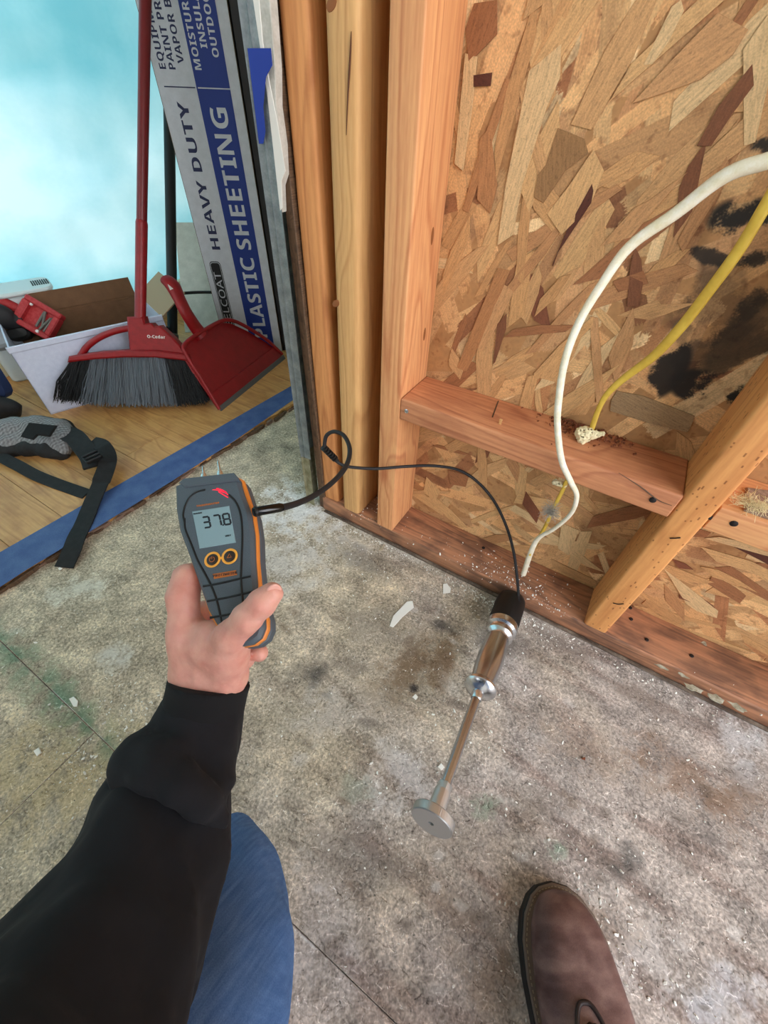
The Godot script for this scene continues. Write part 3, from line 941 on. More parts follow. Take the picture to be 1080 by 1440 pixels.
func build_setting(M: Dictionary) -> void:
	# the subfloor: three sheets of ply with open joints
	var ground := Node3D.new()
	ground.name = "floor"
	ground.set_meta("kind", "structure")
	add_child(ground)
	var flat := Transform3D(Basis(Vector3.RIGHT, Vector3.FORWARD, Vector3.UP), Vector3.ZERO)
	var us := 1.0 / FLOOR_SIDE
	var shift := Vector2(-FLOOR_AT.x, FLOOR_AT.y + FLOOR_SIDE) * us
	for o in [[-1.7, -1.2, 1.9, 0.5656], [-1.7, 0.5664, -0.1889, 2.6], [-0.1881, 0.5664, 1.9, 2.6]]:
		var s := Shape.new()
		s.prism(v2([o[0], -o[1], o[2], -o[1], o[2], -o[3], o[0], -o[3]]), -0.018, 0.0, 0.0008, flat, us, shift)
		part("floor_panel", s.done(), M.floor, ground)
	var s := Shape.new()
	s.box(Vector3(4.2, 0.1, 4.4), Vector3(0.1, -0.075, 0.7), 0.0)
	part("joist_deck", s.done(), timber("old"), ground)

	# strand board behind the studs, with its big flakes as pieces of their own
	var back := Node3D.new()
	back.name = "wall_back"
	back.set_meta("kind", "structure")
	add_child(back)
	s = Shape.new()
	var ous := 1.0 / OSB_SIDE
	s.prism(v2([-0.2, 0, 1.75, 0, 1.75, 2.44, -0.2, 2.44]), -0.012, 0.0, 0.0, Transform3D(Basis.IDENTITY, Vector3(0, 0, BOARD_Z)), ous, -OSB_AT * ous)
	var board := part("strand_board", s.done(), M.board, back)
	flakes(board, M)

	# the rest of the shell: thick walls with a covered doorway to the left and a window to the right, plus an unseen one added behind to brighten the floor
	var slab := func(called: String, a: Vector3, b: Vector3, m: Material) -> void:
		var q := Shape.new()
		q.box((b - a).abs(), (a + b) / 2, 0.0)
		struct(called, q.done(), m)
	slab.call("ceiling", Vector3(-1.7, 2.44, -1.15), Vector3(1.9, 2.56, 2.6), M.white)
	slab.call("wall_rear", Vector3(-1.7, 0, -1.15), Vector3(-0.13, 2.44, -1.02), M.cream)
	slab.call("wall_return", Vector3(-0.2, 0, -1.02), Vector3(-0.13, 2.44, -0.102), M.cream)
	slab.call("wall_outer", Vector3(-0.13, 0, -0.80), Vector3(1.75, 2.44, -0.14), M.white)
	var pieces := {
		"wall_left": [[-1.64, 0, -1.02, -1.5, 0.10, 1.6], [-1.64, 2.2, -1.02, -1.5, 2.44, 1.6], [-1.64, 0, 1.6, -1.5, 2.44, 2.6], [-1.64, 0.10, -1.02, -1.5, 2.2, -0.98]],
		"wall_right": [[1.75, 0, -0.8, 1.9, 0.35, 2.6], [1.75, 2.3, -0.8, 1.9, 2.44, 2.6], [1.75, 0.35, -0.8, 1.9, 2.3, 0.05], [1.75, 0.35, 2.3, 1.9, 2.3, 2.6]],
		"wall_front": [[-1.5, 0, 2.45, 1.75, 1.6, 2.6], [-1.5, 2.2, 2.45, 1.75, 2.44, 2.6], [-1.5, 1.6, 2.45, -1.35, 2.2, 2.6], [0.0, 1.6, 2.45, 1.75, 2.2, 2.6]],  # high opening added out of view to brighten the left floor
	}
	for called in pieces:
		var w := Node3D.new()
		w.name = called
		w.set_meta("kind", "structure")
		add_child(w)
		for o in pieces[called]:
			var q := Shape.new()
			q.box(Vector3(o[3] - o[0], o[4] - o[1], o[5] - o[2]), Vector3(o[0] + o[3], o[1] + o[4], o[2] + o[5]) / 2, 0.0)
			part("wall_piece", q.done(), M.cream if called == "wall_left" else M.white, w)

	# strip flooring to the left, a step up from the ply, ragged along its cut edge
	var deck := Node3D.new()
	deck.name = "floor_wood"
	deck.set_meta("kind", "structure")
	add_child(deck)
	var r := RandomNumberGenerator.new()
	r.seed = 3
	var line := func(z: float) -> float: return -0.5385 - 0.052 * (z + 0.15)
	var z := -1.02
	var n := 0
	while z < 1.5:
		var z1 := z + 0.105
		var x1: float = line.call((z + z1) / 2)
		var joint := -0.72 - 0.25 * float(n * 7 % 5)
		var ends := [[joint, 0.0], [-1.5, joint]]
		for e in ends:
			var q := Shape.new()
			var lift := r.randf_range(-0.0003, 0.0003)
			var ra: float = (line.call(z) + r.randf_range(-0.003, 0.004)) if e[1] == 0.0 else e[1] - 0.0006
			var rb: float = (line.call(z1) + r.randf_range(-0.003, 0.004)) if e[1] == 0.0 else e[1] - 0.0006
			var o := v2([-(z + 0.0004), e[0], -(z1 - 0.0004), e[0]])
			o.append(Vector2(-(z1 - 0.0004), rb))
			if e[1] == 0.0:
				for c in [0.8, 0.55, 0.3]:
					o.append(Vector2(-lerpf(z, z1, c), line.call(lerpf(z, z1, c)) + r.randf_range(-0.004, 0.005)))
			o.append(Vector2(-(z + 0.0004), ra))
			# local y runs along world x, so that the grain does
			q.prism(o, 0.0, WOOD_H + lift, 0.0005, Transform3D(Basis(Vector3.FORWARD, Vector3.RIGHT, Vector3.UP) * Basis.from_scale(Vector3(1, 1, 1)), Vector3.ZERO), 1.0, Vector2(r.randf(), r.randf()))
			part("floor_plank", q.done(), timber("parquet"), deck)
		z = z1
		n += 1
	# splintered underlay that shows below the planks
	for i in 46:
		var zc := r.randf_range(-0.36, 0.52)
		var q := Shape.new()
		var l := r.randf_range(0.02, 0.07)
		q.prism(v2([-l / 2, 0, -l / 3, -0.003, l / 4, -0.004, l / 2, -0.001, l / 3, 0.004, -l / 3, 0.005]), 0.0, r.randf_range(0.003, 0.010), 0.0006,
			Transform3D(Basis(Vector3.UP, r.randf_range(1.35, 1.75) + PI / 2 * 0.0) * Basis(Vector3.RIGHT, Vector3.FORWARD, Vector3.UP), Vector3(line.call(zc) + r.randf_range(0.001, 0.009), 0.0002, zc)))
		part("splinter", q.done(), timber("old") if i % 3 else M.pinkish, deck)

	slab.call("added_curb_1", Vector3(-1.41, WOOD_H, -1.0), Vector3(-1.385, 0.12, 1.58), M.curb_cream)  # added cream curb, stands in for wood floor seen through the plastic

	# sagging plastic sheet over the opening
	s = Shape.new()
	var nzs := FastNoiseLite.new()
	nzs.seed = 4
	nzs.frequency = 0.8
	var wrinkle := func(u: float, v: float) -> Vector3:
		var zz := lerpf(-1.01, 1.58, u)
		var yy := lerpf(0.0, 2.4, v)
		var off := nzs.get_noise_2d(zz * 1.2, yy * 3.0) * 0.03 + nzs.get_noise_2d(zz * 6.0, yy * 1.4) * 0.012 + 0.006 * sin(zz * 21.0 + yy * 3.0) * exp(-yy * 2.0)
		off += 0.05 * exp(-yy * 14.0)
		return Vector3(-1.455 + off, maxf(yy, 0.002), zz)
	var nu := 90
	var nv := 80
	for i in nu:
		for j in nv:
			var a: Vector3 = wrinkle.call(float(i) / nu, float(j) / nv)
			var b: Vector3 = wrinkle.call(float(i + 1) / nu, float(j) / nv)
			var c: Vector3 = wrinkle.call(float(i + 1) / nu, float(j + 1) / nv)
			var e: Vector3 = wrinkle.call(float(i) / nu, float(j + 1) / nv)
			s.quad(b, a, e, c)
	var sheet := part("plastic_sheet", s.done(), M.sheet)
	tag(sheet, "translucent bluish plastic sheet hung over the bright doorway behind the broom", "plastic sheet")


func flakes(board: Node, M: Dictionary) -> void:
	var r := RandomNumberGenerator.new()
	r.seed = 77
	var fit := func(o: PackedVector2Array, lift: float, deep: float, m: Material, at: Vector2, a: float) -> void:
		var s := Shape.new()
		s.prism(o, -0.0005, deep, 0.00015, Transform3D.IDENTITY, 9.0, Vector2(r.randf(), r.randf()))
		var t := Basis(Vector3.BACK, a) * Basis(Vector3.RIGHT, r.randfn(0.0, 0.006)) * Basis(Vector3.UP, r.randfn(0.0, 0.004))
		part("wood_strand", s.done(), m, board, Transform3D(t, Vector3(at.x, at.y, BOARD_Z + lift)))
	var zones := [[0.0, 0.405, 0.355, 0.80, 95, 1.2, 0.36], [0.0, 0.40, 0.04, 0.32, 44, 0.3, 0.8], [0.44, 0.80, 0.03, 0.42, 50, -0.1, 0.3]]
	for q in zones:
		for n in int(q[4]):
			var x := r.randf_range(q[0], q[1])
			var y := r.randf_range(q[2], q[3])
			var a := r.randfn(q[5], q[6])
			if r.randf() < 0.15:
				a = r.randf() * PI
			var l := r.randf_range(0.045, 0.13)
			var w := r.randf_range(0.009, 0.027)
			if mould_at(x, y) > 0.15 or mould_at(x + cos(a) * l / 2, y + sin(a) * l / 2) > 0.15 or mould_at(x - cos(a) * l / 2, y - sin(a) * l / 2) > 0.15:
				continue
			if x + absf(cos(a)) * l / 2 > q[1] + 0.01 or x - absf(cos(a)) * l / 2 < q[0] - 0.03:
				continue
			var k := r.randf_range(-0.9, 0.9) * w
			var o := v2([-l / 2 + k, -w / 2, l * 0.1, -w / 2 * r.randf_range(0.8, 1.1), l / 2 + k * r.randf_range(0.0, 1.0), -w / 2 * r.randf_range(0.2, 1.0), l / 2 - k, w / 2 * r.randf_range(0.3, 1.0), l * 0.05, w / 2, -l / 2 - k * r.randf(), w / 2 * r.randf_range(0.3, 1.0)])
			var pick: int = PICKS[r.randi() % PICKS.size()]
			if r.randf() < 0.05:
				pick = [5, 10, 12, 4][r.randi() % 4]
				w *= 0.6
				l *= 0.7
			fit.call(o, r.randf_range(0.0002, 0.0016), r.randf_range(0.0002, 0.0006), M.flake[pick], Vector2(x, y), a)
	# the flakes that stand out: outline on the board in metres, tone
	var heroes := [
		[13, [0.1077, 0.6286, 0.1138, 0.6369, 0.1169, 0.6664, 0.1461, 0.6599, 0.1543, 0.6496, 0.1357, 0.6339, 0.1266, 0.6148, 0.1218, 0.6047, 0.1097, 0.6086]],
		[10, [0.1508, 0.547, 0.1564, 0.5868, 0.1672, 0.626, 0.1709, 0.6204, 0.1727, 0.6102, 0.166, 0.5933, 0.1533, 0.5602, 0.1522, 0.5457]],
		[12, [0.2484, 0.661, 0.2516, 0.6869, 0.2625, 0.7123, 0.2706, 0.7004, 0.2648, 0.683, 0.2598, 0.6618]],
		[10, [0.0158, 0.7017, 0.036, 0.704, 0.0367, 0.6944, 0.0175, 0.6934]],
		[3, [0.0515, 0.3863, 0.0638, 0.4412, 0.0846, 0.5328, 0.1012, 0.5323, 0.0963, 0.506, 0.0909, 0.4868, 0.0789, 0.4236, 0.0691, 0.3843]],
		[12, [0.1078, 0.4071, 0.1004, 0.4651, 0.1097, 0.4815, 0.114, 0.4614, 0.11, 0.4122]],
		[6, [0.0778, 0.5565, 0.0736, 0.6161, 0.0749, 0.7056, 0.1008, 0.7233, 0.107, 0.7013, 0.1008, 0.6814, 0.0928, 0.6179, 0.0948, 0.5702]],
		[8, [0.1806, 0.6867, 0.2009, 0.7138, 0.2222, 0.7398, 0.2486, 0.7307, 0.2454, 0.7169, 0.2291, 0.7028, 0.2021, 0.6934]],
		[6, [0.179, 0.7106, 0.186, 0.7435, 0.1912, 0.7471, 0.1963, 0.7414, 0.193, 0.724, 0.1863, 0.7115]],
		[11, [0.2809, 0.4193, 0.3124, 0.4223, 0.3762, 0.4154, 0.3788, 0.4058, 0.3802, 0.3921, 0.3322, 0.3893, 0.2841, 0.3898, 0.2796, 0.4049]],
		[6, [0.2513, 0.7201, 0.2575, 0.7385, 0.2807, 0.7006, 0.2921, 0.6662, 0.285, 0.6634]],
		[12, [0.2312, 0.5788, 0.2432, 0.5671, 0.2544, 0.5477, 0.2607, 0.5224, 0.2491, 0.5199, 0.2365, 0.5554]],
		[4, [0.2236, 0.5421, 0.2498, 0.5577, 0.2602, 0.5466, 0.234, 0.5326]],
		[0, [0.1288, 0.5955, 0.144, 0.6215, 0.1582, 0.6526, 0.175, 0.6372, 0.1724, 0.607, 0.1514, 0.5779]],
		[6, [0.4698, 0.1537, 0.5091, 0.1395, 0.5429, 0.1253, 0.5698, 0.1139, 0.5769, 0.0974, 0.5489, 0.0942, 0.5296, 0.0998, 0.4886, 0.1376]],
		[5, [0.5069, 0.1292, 0.5242, 0.1308, 0.5577, 0.1209, 0.5685, 0.1127, 0.5458, 0.11, 0.5156, 0.1057]],
		[5, [0.4669, 0.181, 0.4869, 0.1823, 0.5, 0.1768, 0.4838, 0.1683]],
		[1, [0.5036, 0.189, 0.5265, 0.1779, 0.5607, 0.1821, 0.5841, 0.1821, 0.5554, 0.1913, 0.5245, 0.1955]],
		[4, [0.0679, 0.1801, 0.1118, 0.1866, 0.1103, 0.1563, 0.0793, 0.1482]],
		[5, [0.219, 0.2015, 0.2556, 0.1673, 0.2576, 0.1395, 0.2214, 0.1703]],
		[0, [0.0256, 0.1409, 0.0614, 0.1192, 0.053, 0.0834, 0.0237, 0.0995]],
		[12, [0.2943, 0.2943, 0.3443, 0.2995, 0.3765, 0.2839, 0.3807, 0.2525, 0.3298, 0.2595]],
		[6, [0.2959, 0.1627, 0.3271, 0.163, 0.3328, 0.0951, 0.3106, 0.1013]],
		[3, [0.0327, 0.6533, 0.0434, 0.6626, 0.0634, 0.6152, 0.061, 0.5876, 0.0416, 0.5995]],
		[6, [0.0058, 0.6298, 0.0031, 0.717, 0.0171, 0.7147, 0.0189, 0.6784, 0.018, 0.6243]],
		[4, [0.0351, 0.7298, 0.0085, 0.7097, 0.0006, 0.7337, 0.0067, 0.7493, 0.0299, 0.7509]],
		[2, [0.1483, 0.5075, 0.1656, 0.5371, 0.1754, 0.5412, 0.1656, 0.511, 0.1476, 0.4852]]
	]
	for h in heroes:
		var o := v2(h[1])
		var c := Vector2.ZERO
		for p in o:
			c += p / o.size()
		var far := 0.0
		var a := 0.0
		for p in o:
			if p.distance_to(c) > far:
				far = p.distance_to(c)
				a = (p - c).angle()
		for i in o.size():
			o[i] = (o[i] - c).rotated(-a)
		fit.call(o, 0.0016 + 0.0001 * (int(c.x * 1000) % 4), 0.0006, M.flake[h[0]], c, a)


func build_framing(M: Dictionary) -> void:
	# sole plate, its top dirty, split into what the studs stand on
	var o := thing("sole_plate", "long dirty red-brown timber lying flat on the floor under the studs", "timber", Transform3D(Basis.IDENTITY, Vector3(-0.187, 0, -0.045)))
	part("plank", timber_mesh(0.038, 0.088, 1.92, 0.003, Vector2(0.3, 0.1)), timber("plate"), o, level(Vector3(0, 0.019, 0)))
	for p in [[0.66, -0.012], [0.69, 0.016], [0.76, 0.006], [0.37, -0.02], [0.655, -0.036]]:
		nail(o, Vector3(p[0], 0.0385, p[1]), Vector3.UP, M.rust, 0.0033)
	var rr := RandomNumberGenerator.new()
	rr.seed = 44
	for p in [[0.5795, 0.0208, 0.016, 0.007], [0.6128, 0.0193, 0.014, 0.008], [0.6422, 0.0159, 0.016, 0.006], [0.5629, 0.007, 0.01, 0.004], [0.531, 0.0104, 0.012, 0.004], [0.5905, -0.0762, 0.006, 0.004]]:
		var q := Shape.new()
		var o2 := PackedVector2Array()
		for k in 11:
			var a := TAU * k / 11.0
			o2.append(Vector2(cos(a) * p[2], sin(a) * p[3]) * rr.randf_range(0.55, 1.1))
		q.prism(o2, 0.0, 0.0012, 0.0005, upright(Vector3(p[0], 0.0381, p[1]) - o.position))
		part("residue", q.done(), M.residue, o)
	var s := Shape.new()
	s.box(Vector3(1.94, 0.004, 0.007), Vector3(0.79, 0.002, 0.0035), 0.0012)
	var strip := part("floor_sealing_strip", s.done(), M.grime)
	tag(strip, "thin grimy strip along the front foot of the sole plate", "strip")

	# studs: x centre, z centre, wide, deep, lean over one metre, timber, rounding, label
	var studs := [
		[-0.1655, -0.050, 0.040, 0.086, 0.012, "honey", 0.007, "stapled orange-brown stud next to the galvanised corner strip"],
		[-0.1075, -0.0445, 0.043, 0.088, 0.022, "tan", 0.009, "yellowish stud with a long split edge, second from the corner strip"],
		[-0.019, -0.0445, 0.038, 0.088, 0.0, "orange", 0.0025, "pink-orange stud with a knot that carries the left end of the block"],
		[0.420, -0.0445, 0.038, 0.088, 0.0, "dashed", 0.005, "golden stud with small dark cuts standing right of the yellow cable"],
		[0.858, -0.0445, 0.038, 0.088, 0.0, "tan", 0.003, "plain stud beyond the right edge of the strand board bay"],
	]
	var stud_nodes := []
	for i in studs.size():
		var q: Array = studs[i]
		var shear := Basis(Vector3.RIGHT, Vector3.FORWARD, Vector3(q[4], 1, 0))
		var t := thing("wall_stud", q[7], "stud", Transform3D(Basis.IDENTITY, Vector3(q[0], 0.038, q[1])), "studs of the stripped wall")
		part("post", timber_mesh(q[2], q[3], 2.3, q[6], Vector2(0.37 * i, 0.29 * i)), timber(q[5]), t, Transform3D(shear, Vector3.ZERO))
		stud_nodes.append(t)
	# top plate out of sight
	o = thing("top_plate", "timber lying along the heads of the studs under the ceiling", "timber", Transform3D(Basis.IDENTITY, Vector3(-0.187, 2.338, -0.045)))
	part("plank", timber_mesh(0.038, 0.088, 1.92, 0.003, Vector2(0.3, 0.1)), timber("tan"), o, level(Vector3(0, 0.019, 0)))
	# staples and knots that stand out on the first studs
	for p in [Vector3(-0.1548, 0.569, -0.012), Vector3(-0.1567, 0.5632, -0.012), Vector3(-0.1639, 0.4736, -0.012)]:
		nail(stud_nodes[0], p - stud_nodes[0].position, Vector3.BACK, M.steel, 0.0026)
	for pts in [v3([-0.1671, 0.3915, -0.011, -0.1706, 0.3796, -0.008, -0.1694, 0.3637, -0.008, -0.1687, 0.3498, -0.011]), v3([-0.1619, 0.378, -0.012, -0.1553, 0.376, -0.009, -0.1606, 0.3683, -0.009]), v3([-0.1997, 0.3421, -0.011, -0.1819, 0.3503, -0.01, -0.1634, 0.3566, -0.011])]:
		s = Shape.new()
		var local := PackedVector3Array()
		for p in smooth(pts, 5):
			local.append(p - stud_nodes[0].position)
		s.tube(local, [0.0007], 6)
		part("staple", s.done(), M.rust, stud_nodes[0])
	s = Shape.new()
	var crack := PackedVector3Array()
	for p in smooth(v3([-0.0798, 0.7265, 0, -0.0814, 0.7101, 0.0003, -0.0851, 0.6855, 0.0003, -0.0892, 0.6527, 0]), 6):
		crack.append(p - stud_nodes[1].position)
	s.tube(crack, [0.0003, 0.0009, 0.0011, 0.0007, 0.0003], 6)
	part("split", s.done(), M.crack, stud_nodes[1])
	for p in [Vector3(-0.1168, 0.4716, 0), Vector3(-0.1022, 0.7437, 0)]:
		s = Shape.new()
		s.lathe(v2([0, 0.0004, 0.003, 0.0004, 0.0052, 0.0001, 0.0056, -0.001]), 14, Transform3D(Basis.from_scale(Vector3(0.8, 1, 1.3)), Vector3.ZERO))
		part("knot", s.done(), M.knot, stud_nodes[1], along(p - stud_nodes[1].position, p - stud_nodes[1].position + Vector3.BACK))
	for p in [Vector3(0, 0.5609, -0.0579), Vector3(0, 0.4341, -0.0641)]:
		s = Shape.new()
		s.lathe(v2([0, 0.0003, 0.004, 0.0003, 0.0066, 0.0001, 0.007, -0.001]), 16, Transform3D(Basis.from_scale(Vector3(0.55, 1, 1.5)), Vector3.ZERO))
		part("knot", s.done(), M.knot, stud_nodes[2], Transform3D(Basis(Vector3.BACK, Vector3.RIGHT, Vector3.UP), p - stud_nodes[2].position))
	nail(stud_nodes[3], Vector3(0.019, 0.30, 0.04), Vector3.RIGHT, M.rust, 0.003)
	for pts in [v3([0.4183, 0.2891, 0, 0.4232, 0.2932, 0.0008, 0.4274, 0.2965, 0]), v3([0.4161, 0.123, 0, 0.4236, 0.1265, 0.0008, 0.4286, 0.1322, 0])]:
		s = Shape.new()
		var local := PackedVector3Array()
		for p in pts:
			local.append(p - stud_nodes[3].position)
		s.tube(local, [0.0008], 6)
		part("staple", s.done(), M.rust, stud_nodes[3])

	# the block between the studs and the one to its right
	o = thing("blocking", "reddish timber block nailed level between two studs under the yellow cable", "timber block", Transform3D(Basis.IDENTITY, Vector3(0.0005, 0.337, -0.0445)), "timber blocks nailed between the studs")
	part("block", timber_mesh(0.038, 0.088, 0.400, 0.003, Vector2(0.55, 0.4)), timber("red"), o, level(Vector3.ZERO))
	nail(o, Vector3(0.012, 0.001, 0.0445), Vector3.BACK, M.steel, 0.0036)
	nail(o, Vector3(0.374, 0.0, 0.0445), Vector3.BACK, M.rust, 0.004)
	s = Shape.new()
	var split := PackedVector3Array()
	for p in v3([0.3238, 0.3586, 0.0003, 0.3532, 0.3503, 0.0006, 0.379, 0.3401, 0.0006, 0.396, 0.339, 0.0003]):
		split.append(p - o.position)
	s.tube(smooth(split, 4), [0.0003, 0.0008, 0.0003], 6)
	part("split", s.done(), timber("old"), o)
	s = Shape.new()
	s.box(Vector3(0.002, 0.0008, 0.05), Vector3(0.135, 0.0192, 0.012), 0.0003, Transform3D(Basis(Vector3.UP, 0.18), Vector3.ZERO))
	part("saw_mark", s.done(), timber("old"), o)
	s = Shape.new()
	s.box(Vector3(0.004, 0.010, 0.003), Vector3(0.155, 0.022, 0.022), 0.0006)
	part("splinter", s.done(), timber("tan"), o)
	o = thing("blocking", "pale orange timber block nailed right of the golden stud with cuts", "timber block", Transform3D(Basis.IDENTITY, Vector3(0.4405, 0.337, -0.047)), "timber blocks nailed between the studs")
	part("block", timber_mesh(0.038, 0.084, 0.397, 0.002, Vector2(0.1, 0.7)), timber("orange"), o, level(Vector3.ZERO))
	nail(o, Vector3(0.022, 0.004, 0.042), Vector3.BACK, M.rust, 0.0042)
	nail(o, Vector3(0.028, 0.0195, 0.012), Vector3.UP, M.rust, 0.0042)

	# insulation left on the right-hand block
	o = part("insulation_tuft", fluff(Vector3(0.4685, 0.368, -0.012), Vector3(0.030, 0.008, 0.007), 260, 31), M.tuft)
	tag(o, "pale yellow wisp of fibre insulation stuck on the right-hand block", "insulation", "", "stuff")
	s = Shape.new()
	s.prism(v2([0.008, -0.036, 0.3, -0.038, 0.33, 0, 0.3, 0.022, 0.12, 0.026, 0.05, 0.028, 0.01, 0.012]), 0.0, 0.004, 0.0015, Transform3D(Basis(Vector3.RIGHT, Vector3.FORWARD, Vector3.UP), Vector3(0.455, 0.356, -0.048)), 3.0)
	o = part("dust_crust", s.done(), M.dust)
	tag(o, "grey dusty crust lying on top of the right-hand block", "dust")

	# drywall stub, its galvanised bead, its tape
	o = thing("drywall_strip", "narrow torn white drywall strip left at the wall end above the metal bead", "drywall", Transform3D(Basis.IDENTITY, Vector3(-0.20, 0, 0)))
	s = Shape.new()
	var torn := v2([-0.012, 2.44, -0.0135, 0.58, -0.004, 0.572, 0.002, 0.585, 0.008, 0.572, 0.012, 0.600, 0.020, 0.612, 0.023, 0.640, 0.0215, 0.672, 0.0265, 0.70, 0.029, 0.735, 0.031, 0.78, 0.034, 0.9, 0.05, 2.44])
	s.prism(torn, 0.0, 0.012, 0.0008, Transform3D(Basis.IDENTITY, Vector3(0, 0, -0.002)), 3.0)
	part("sheet", s.done(), M.drywall, o)
	s = Shape.new()
	var paper := v2([0.004, 0.574, 0.009, 0.578, 0.013, 0.606, 0.021, 0.616, 0.018, 0.655, 0.013, 0.69, 0.0105, 0.72, 0.013, 0.755, 0.012, 0.80, 0.0135, 0.86, 0.005, 0.86, 0.004, 0.75, 0.007, 0.68])
	s.prism(paper, 0.0, 0.0012, 0.0005, Transform3D(Basis(Vector3.UP, 0.04), Vector3(0.004, 0, 0.0102)), 3.0)
	part("torn_paper", s.done(), M.paper, o)
	o = thing("corner_bead", "galvanised grey metal corner strip running down the wall end to the floor", "metal strip", Transform3D(Basis.IDENTITY, Vector3(-0.209, 0.012, 0)))
	s = Shape.new()
	s.prism(v2([-0.016, 0.03, -0.016, -0.011, -0.0125, -0.0145, -0.009, -0.0115, -0.004, -0.011, -0.002, -0.0125, 0.0, -0.011, 0.0105, -0.0108, 0.0105, -0.0098, -0.0145, -0.0098, -0.0145, 0.03]), 0.14, 2.42, 0.0, Transform3D(Basis(Vector3.RIGHT, Vector3.FORWARD, Vector3(0.016, 1, 0)), Vector3.ZERO), 4.0)
	part("metal", s.done(), M.galvanised, o)
	s = Shape.new()
	s.prism(v2([-0.016, 0.03, -0.016, -0.011, -0.0125, -0.0145, -0.009, -0.0115, 0.0, -0.011, 0.006, -0.0108, 0.006, -0.0098, -0.0145, -0.0098, -0.0145, 0.03]), 0.0, 0.14, 0.0, Transform3D(Basis(Vector3.RIGHT, Vector3.FORWARD, Vector3(0.016, 1, 0)), Vector3.ZERO), 4.0)
	part("rusted_end", s.done(), M.oldmetal, o)
	s = Shape.new()
	s.prism(v2([-0.0125, 0.002, -0.0105, 0.58, -0.0105, 2.3, 0.022, 2.3, 0.0045, 0.585, 0.004, 0.3, 0.0045, 0.15, 0.003, 0.0]), -0.085, -0.003, 0.001, Transform3D(Basis.IDENTITY, Vector3(-0.1855, 0.0, 0.0)), 3.0)
	o = part("jamb_lath", s.done(), timber("old"))
	tag(o, "dark split lath edge between the metal corner strip and the first stud", "lath")
	s = Shape.new()
	s.prism(v2([-0.0046, 0.7148, 0.0287, 0.7149, 0.028, 0.7029, 0.0169, 0.6944, 0.0069, 0.6711, 0.0051, 0.6503, -0.001, 0.6393, -0.008, 0.6389]), 0.0, 0.0005, 0.0001, Transform3D(Basis.IDENTITY, Vector3(-0.2, 0, 0.0149)))
	o = part("painters_tape", s.done(), M.bluetape)
	tag(o, "torn piece of deep blue tape stuck on the white drywall strip", "tape")


# loose fibres round a place
func fluff(at: Vector3, size: Vector3, count: int, sd: int) -> ArrayMesh:
	var r := RandomNumberGenerator.new()
	r.seed = sd
	var s := Shape.new()
	for i in count:
		var p := at + Vector3(r.randfn(0, 0.4) * size.x, absf(r.randfn(0, 0.5)) * size.y, r.randfn(0, 0.5) * size.z)
		var v := Vector3(r.randfn(0, 1), r.randfn(0, 0.5), r.randfn(0, 1)).normalized() * r.randf_range(0.003, 0.009)
		var b := Vector3(r.randfn(0, 1), r.randfn(0, 1), r.randfn(0, 1)) * 0.002
		s.tube(PackedVector3Array([p, p + v + b, p + v * 2.0]), [0.00022], 3)
	return s.done()


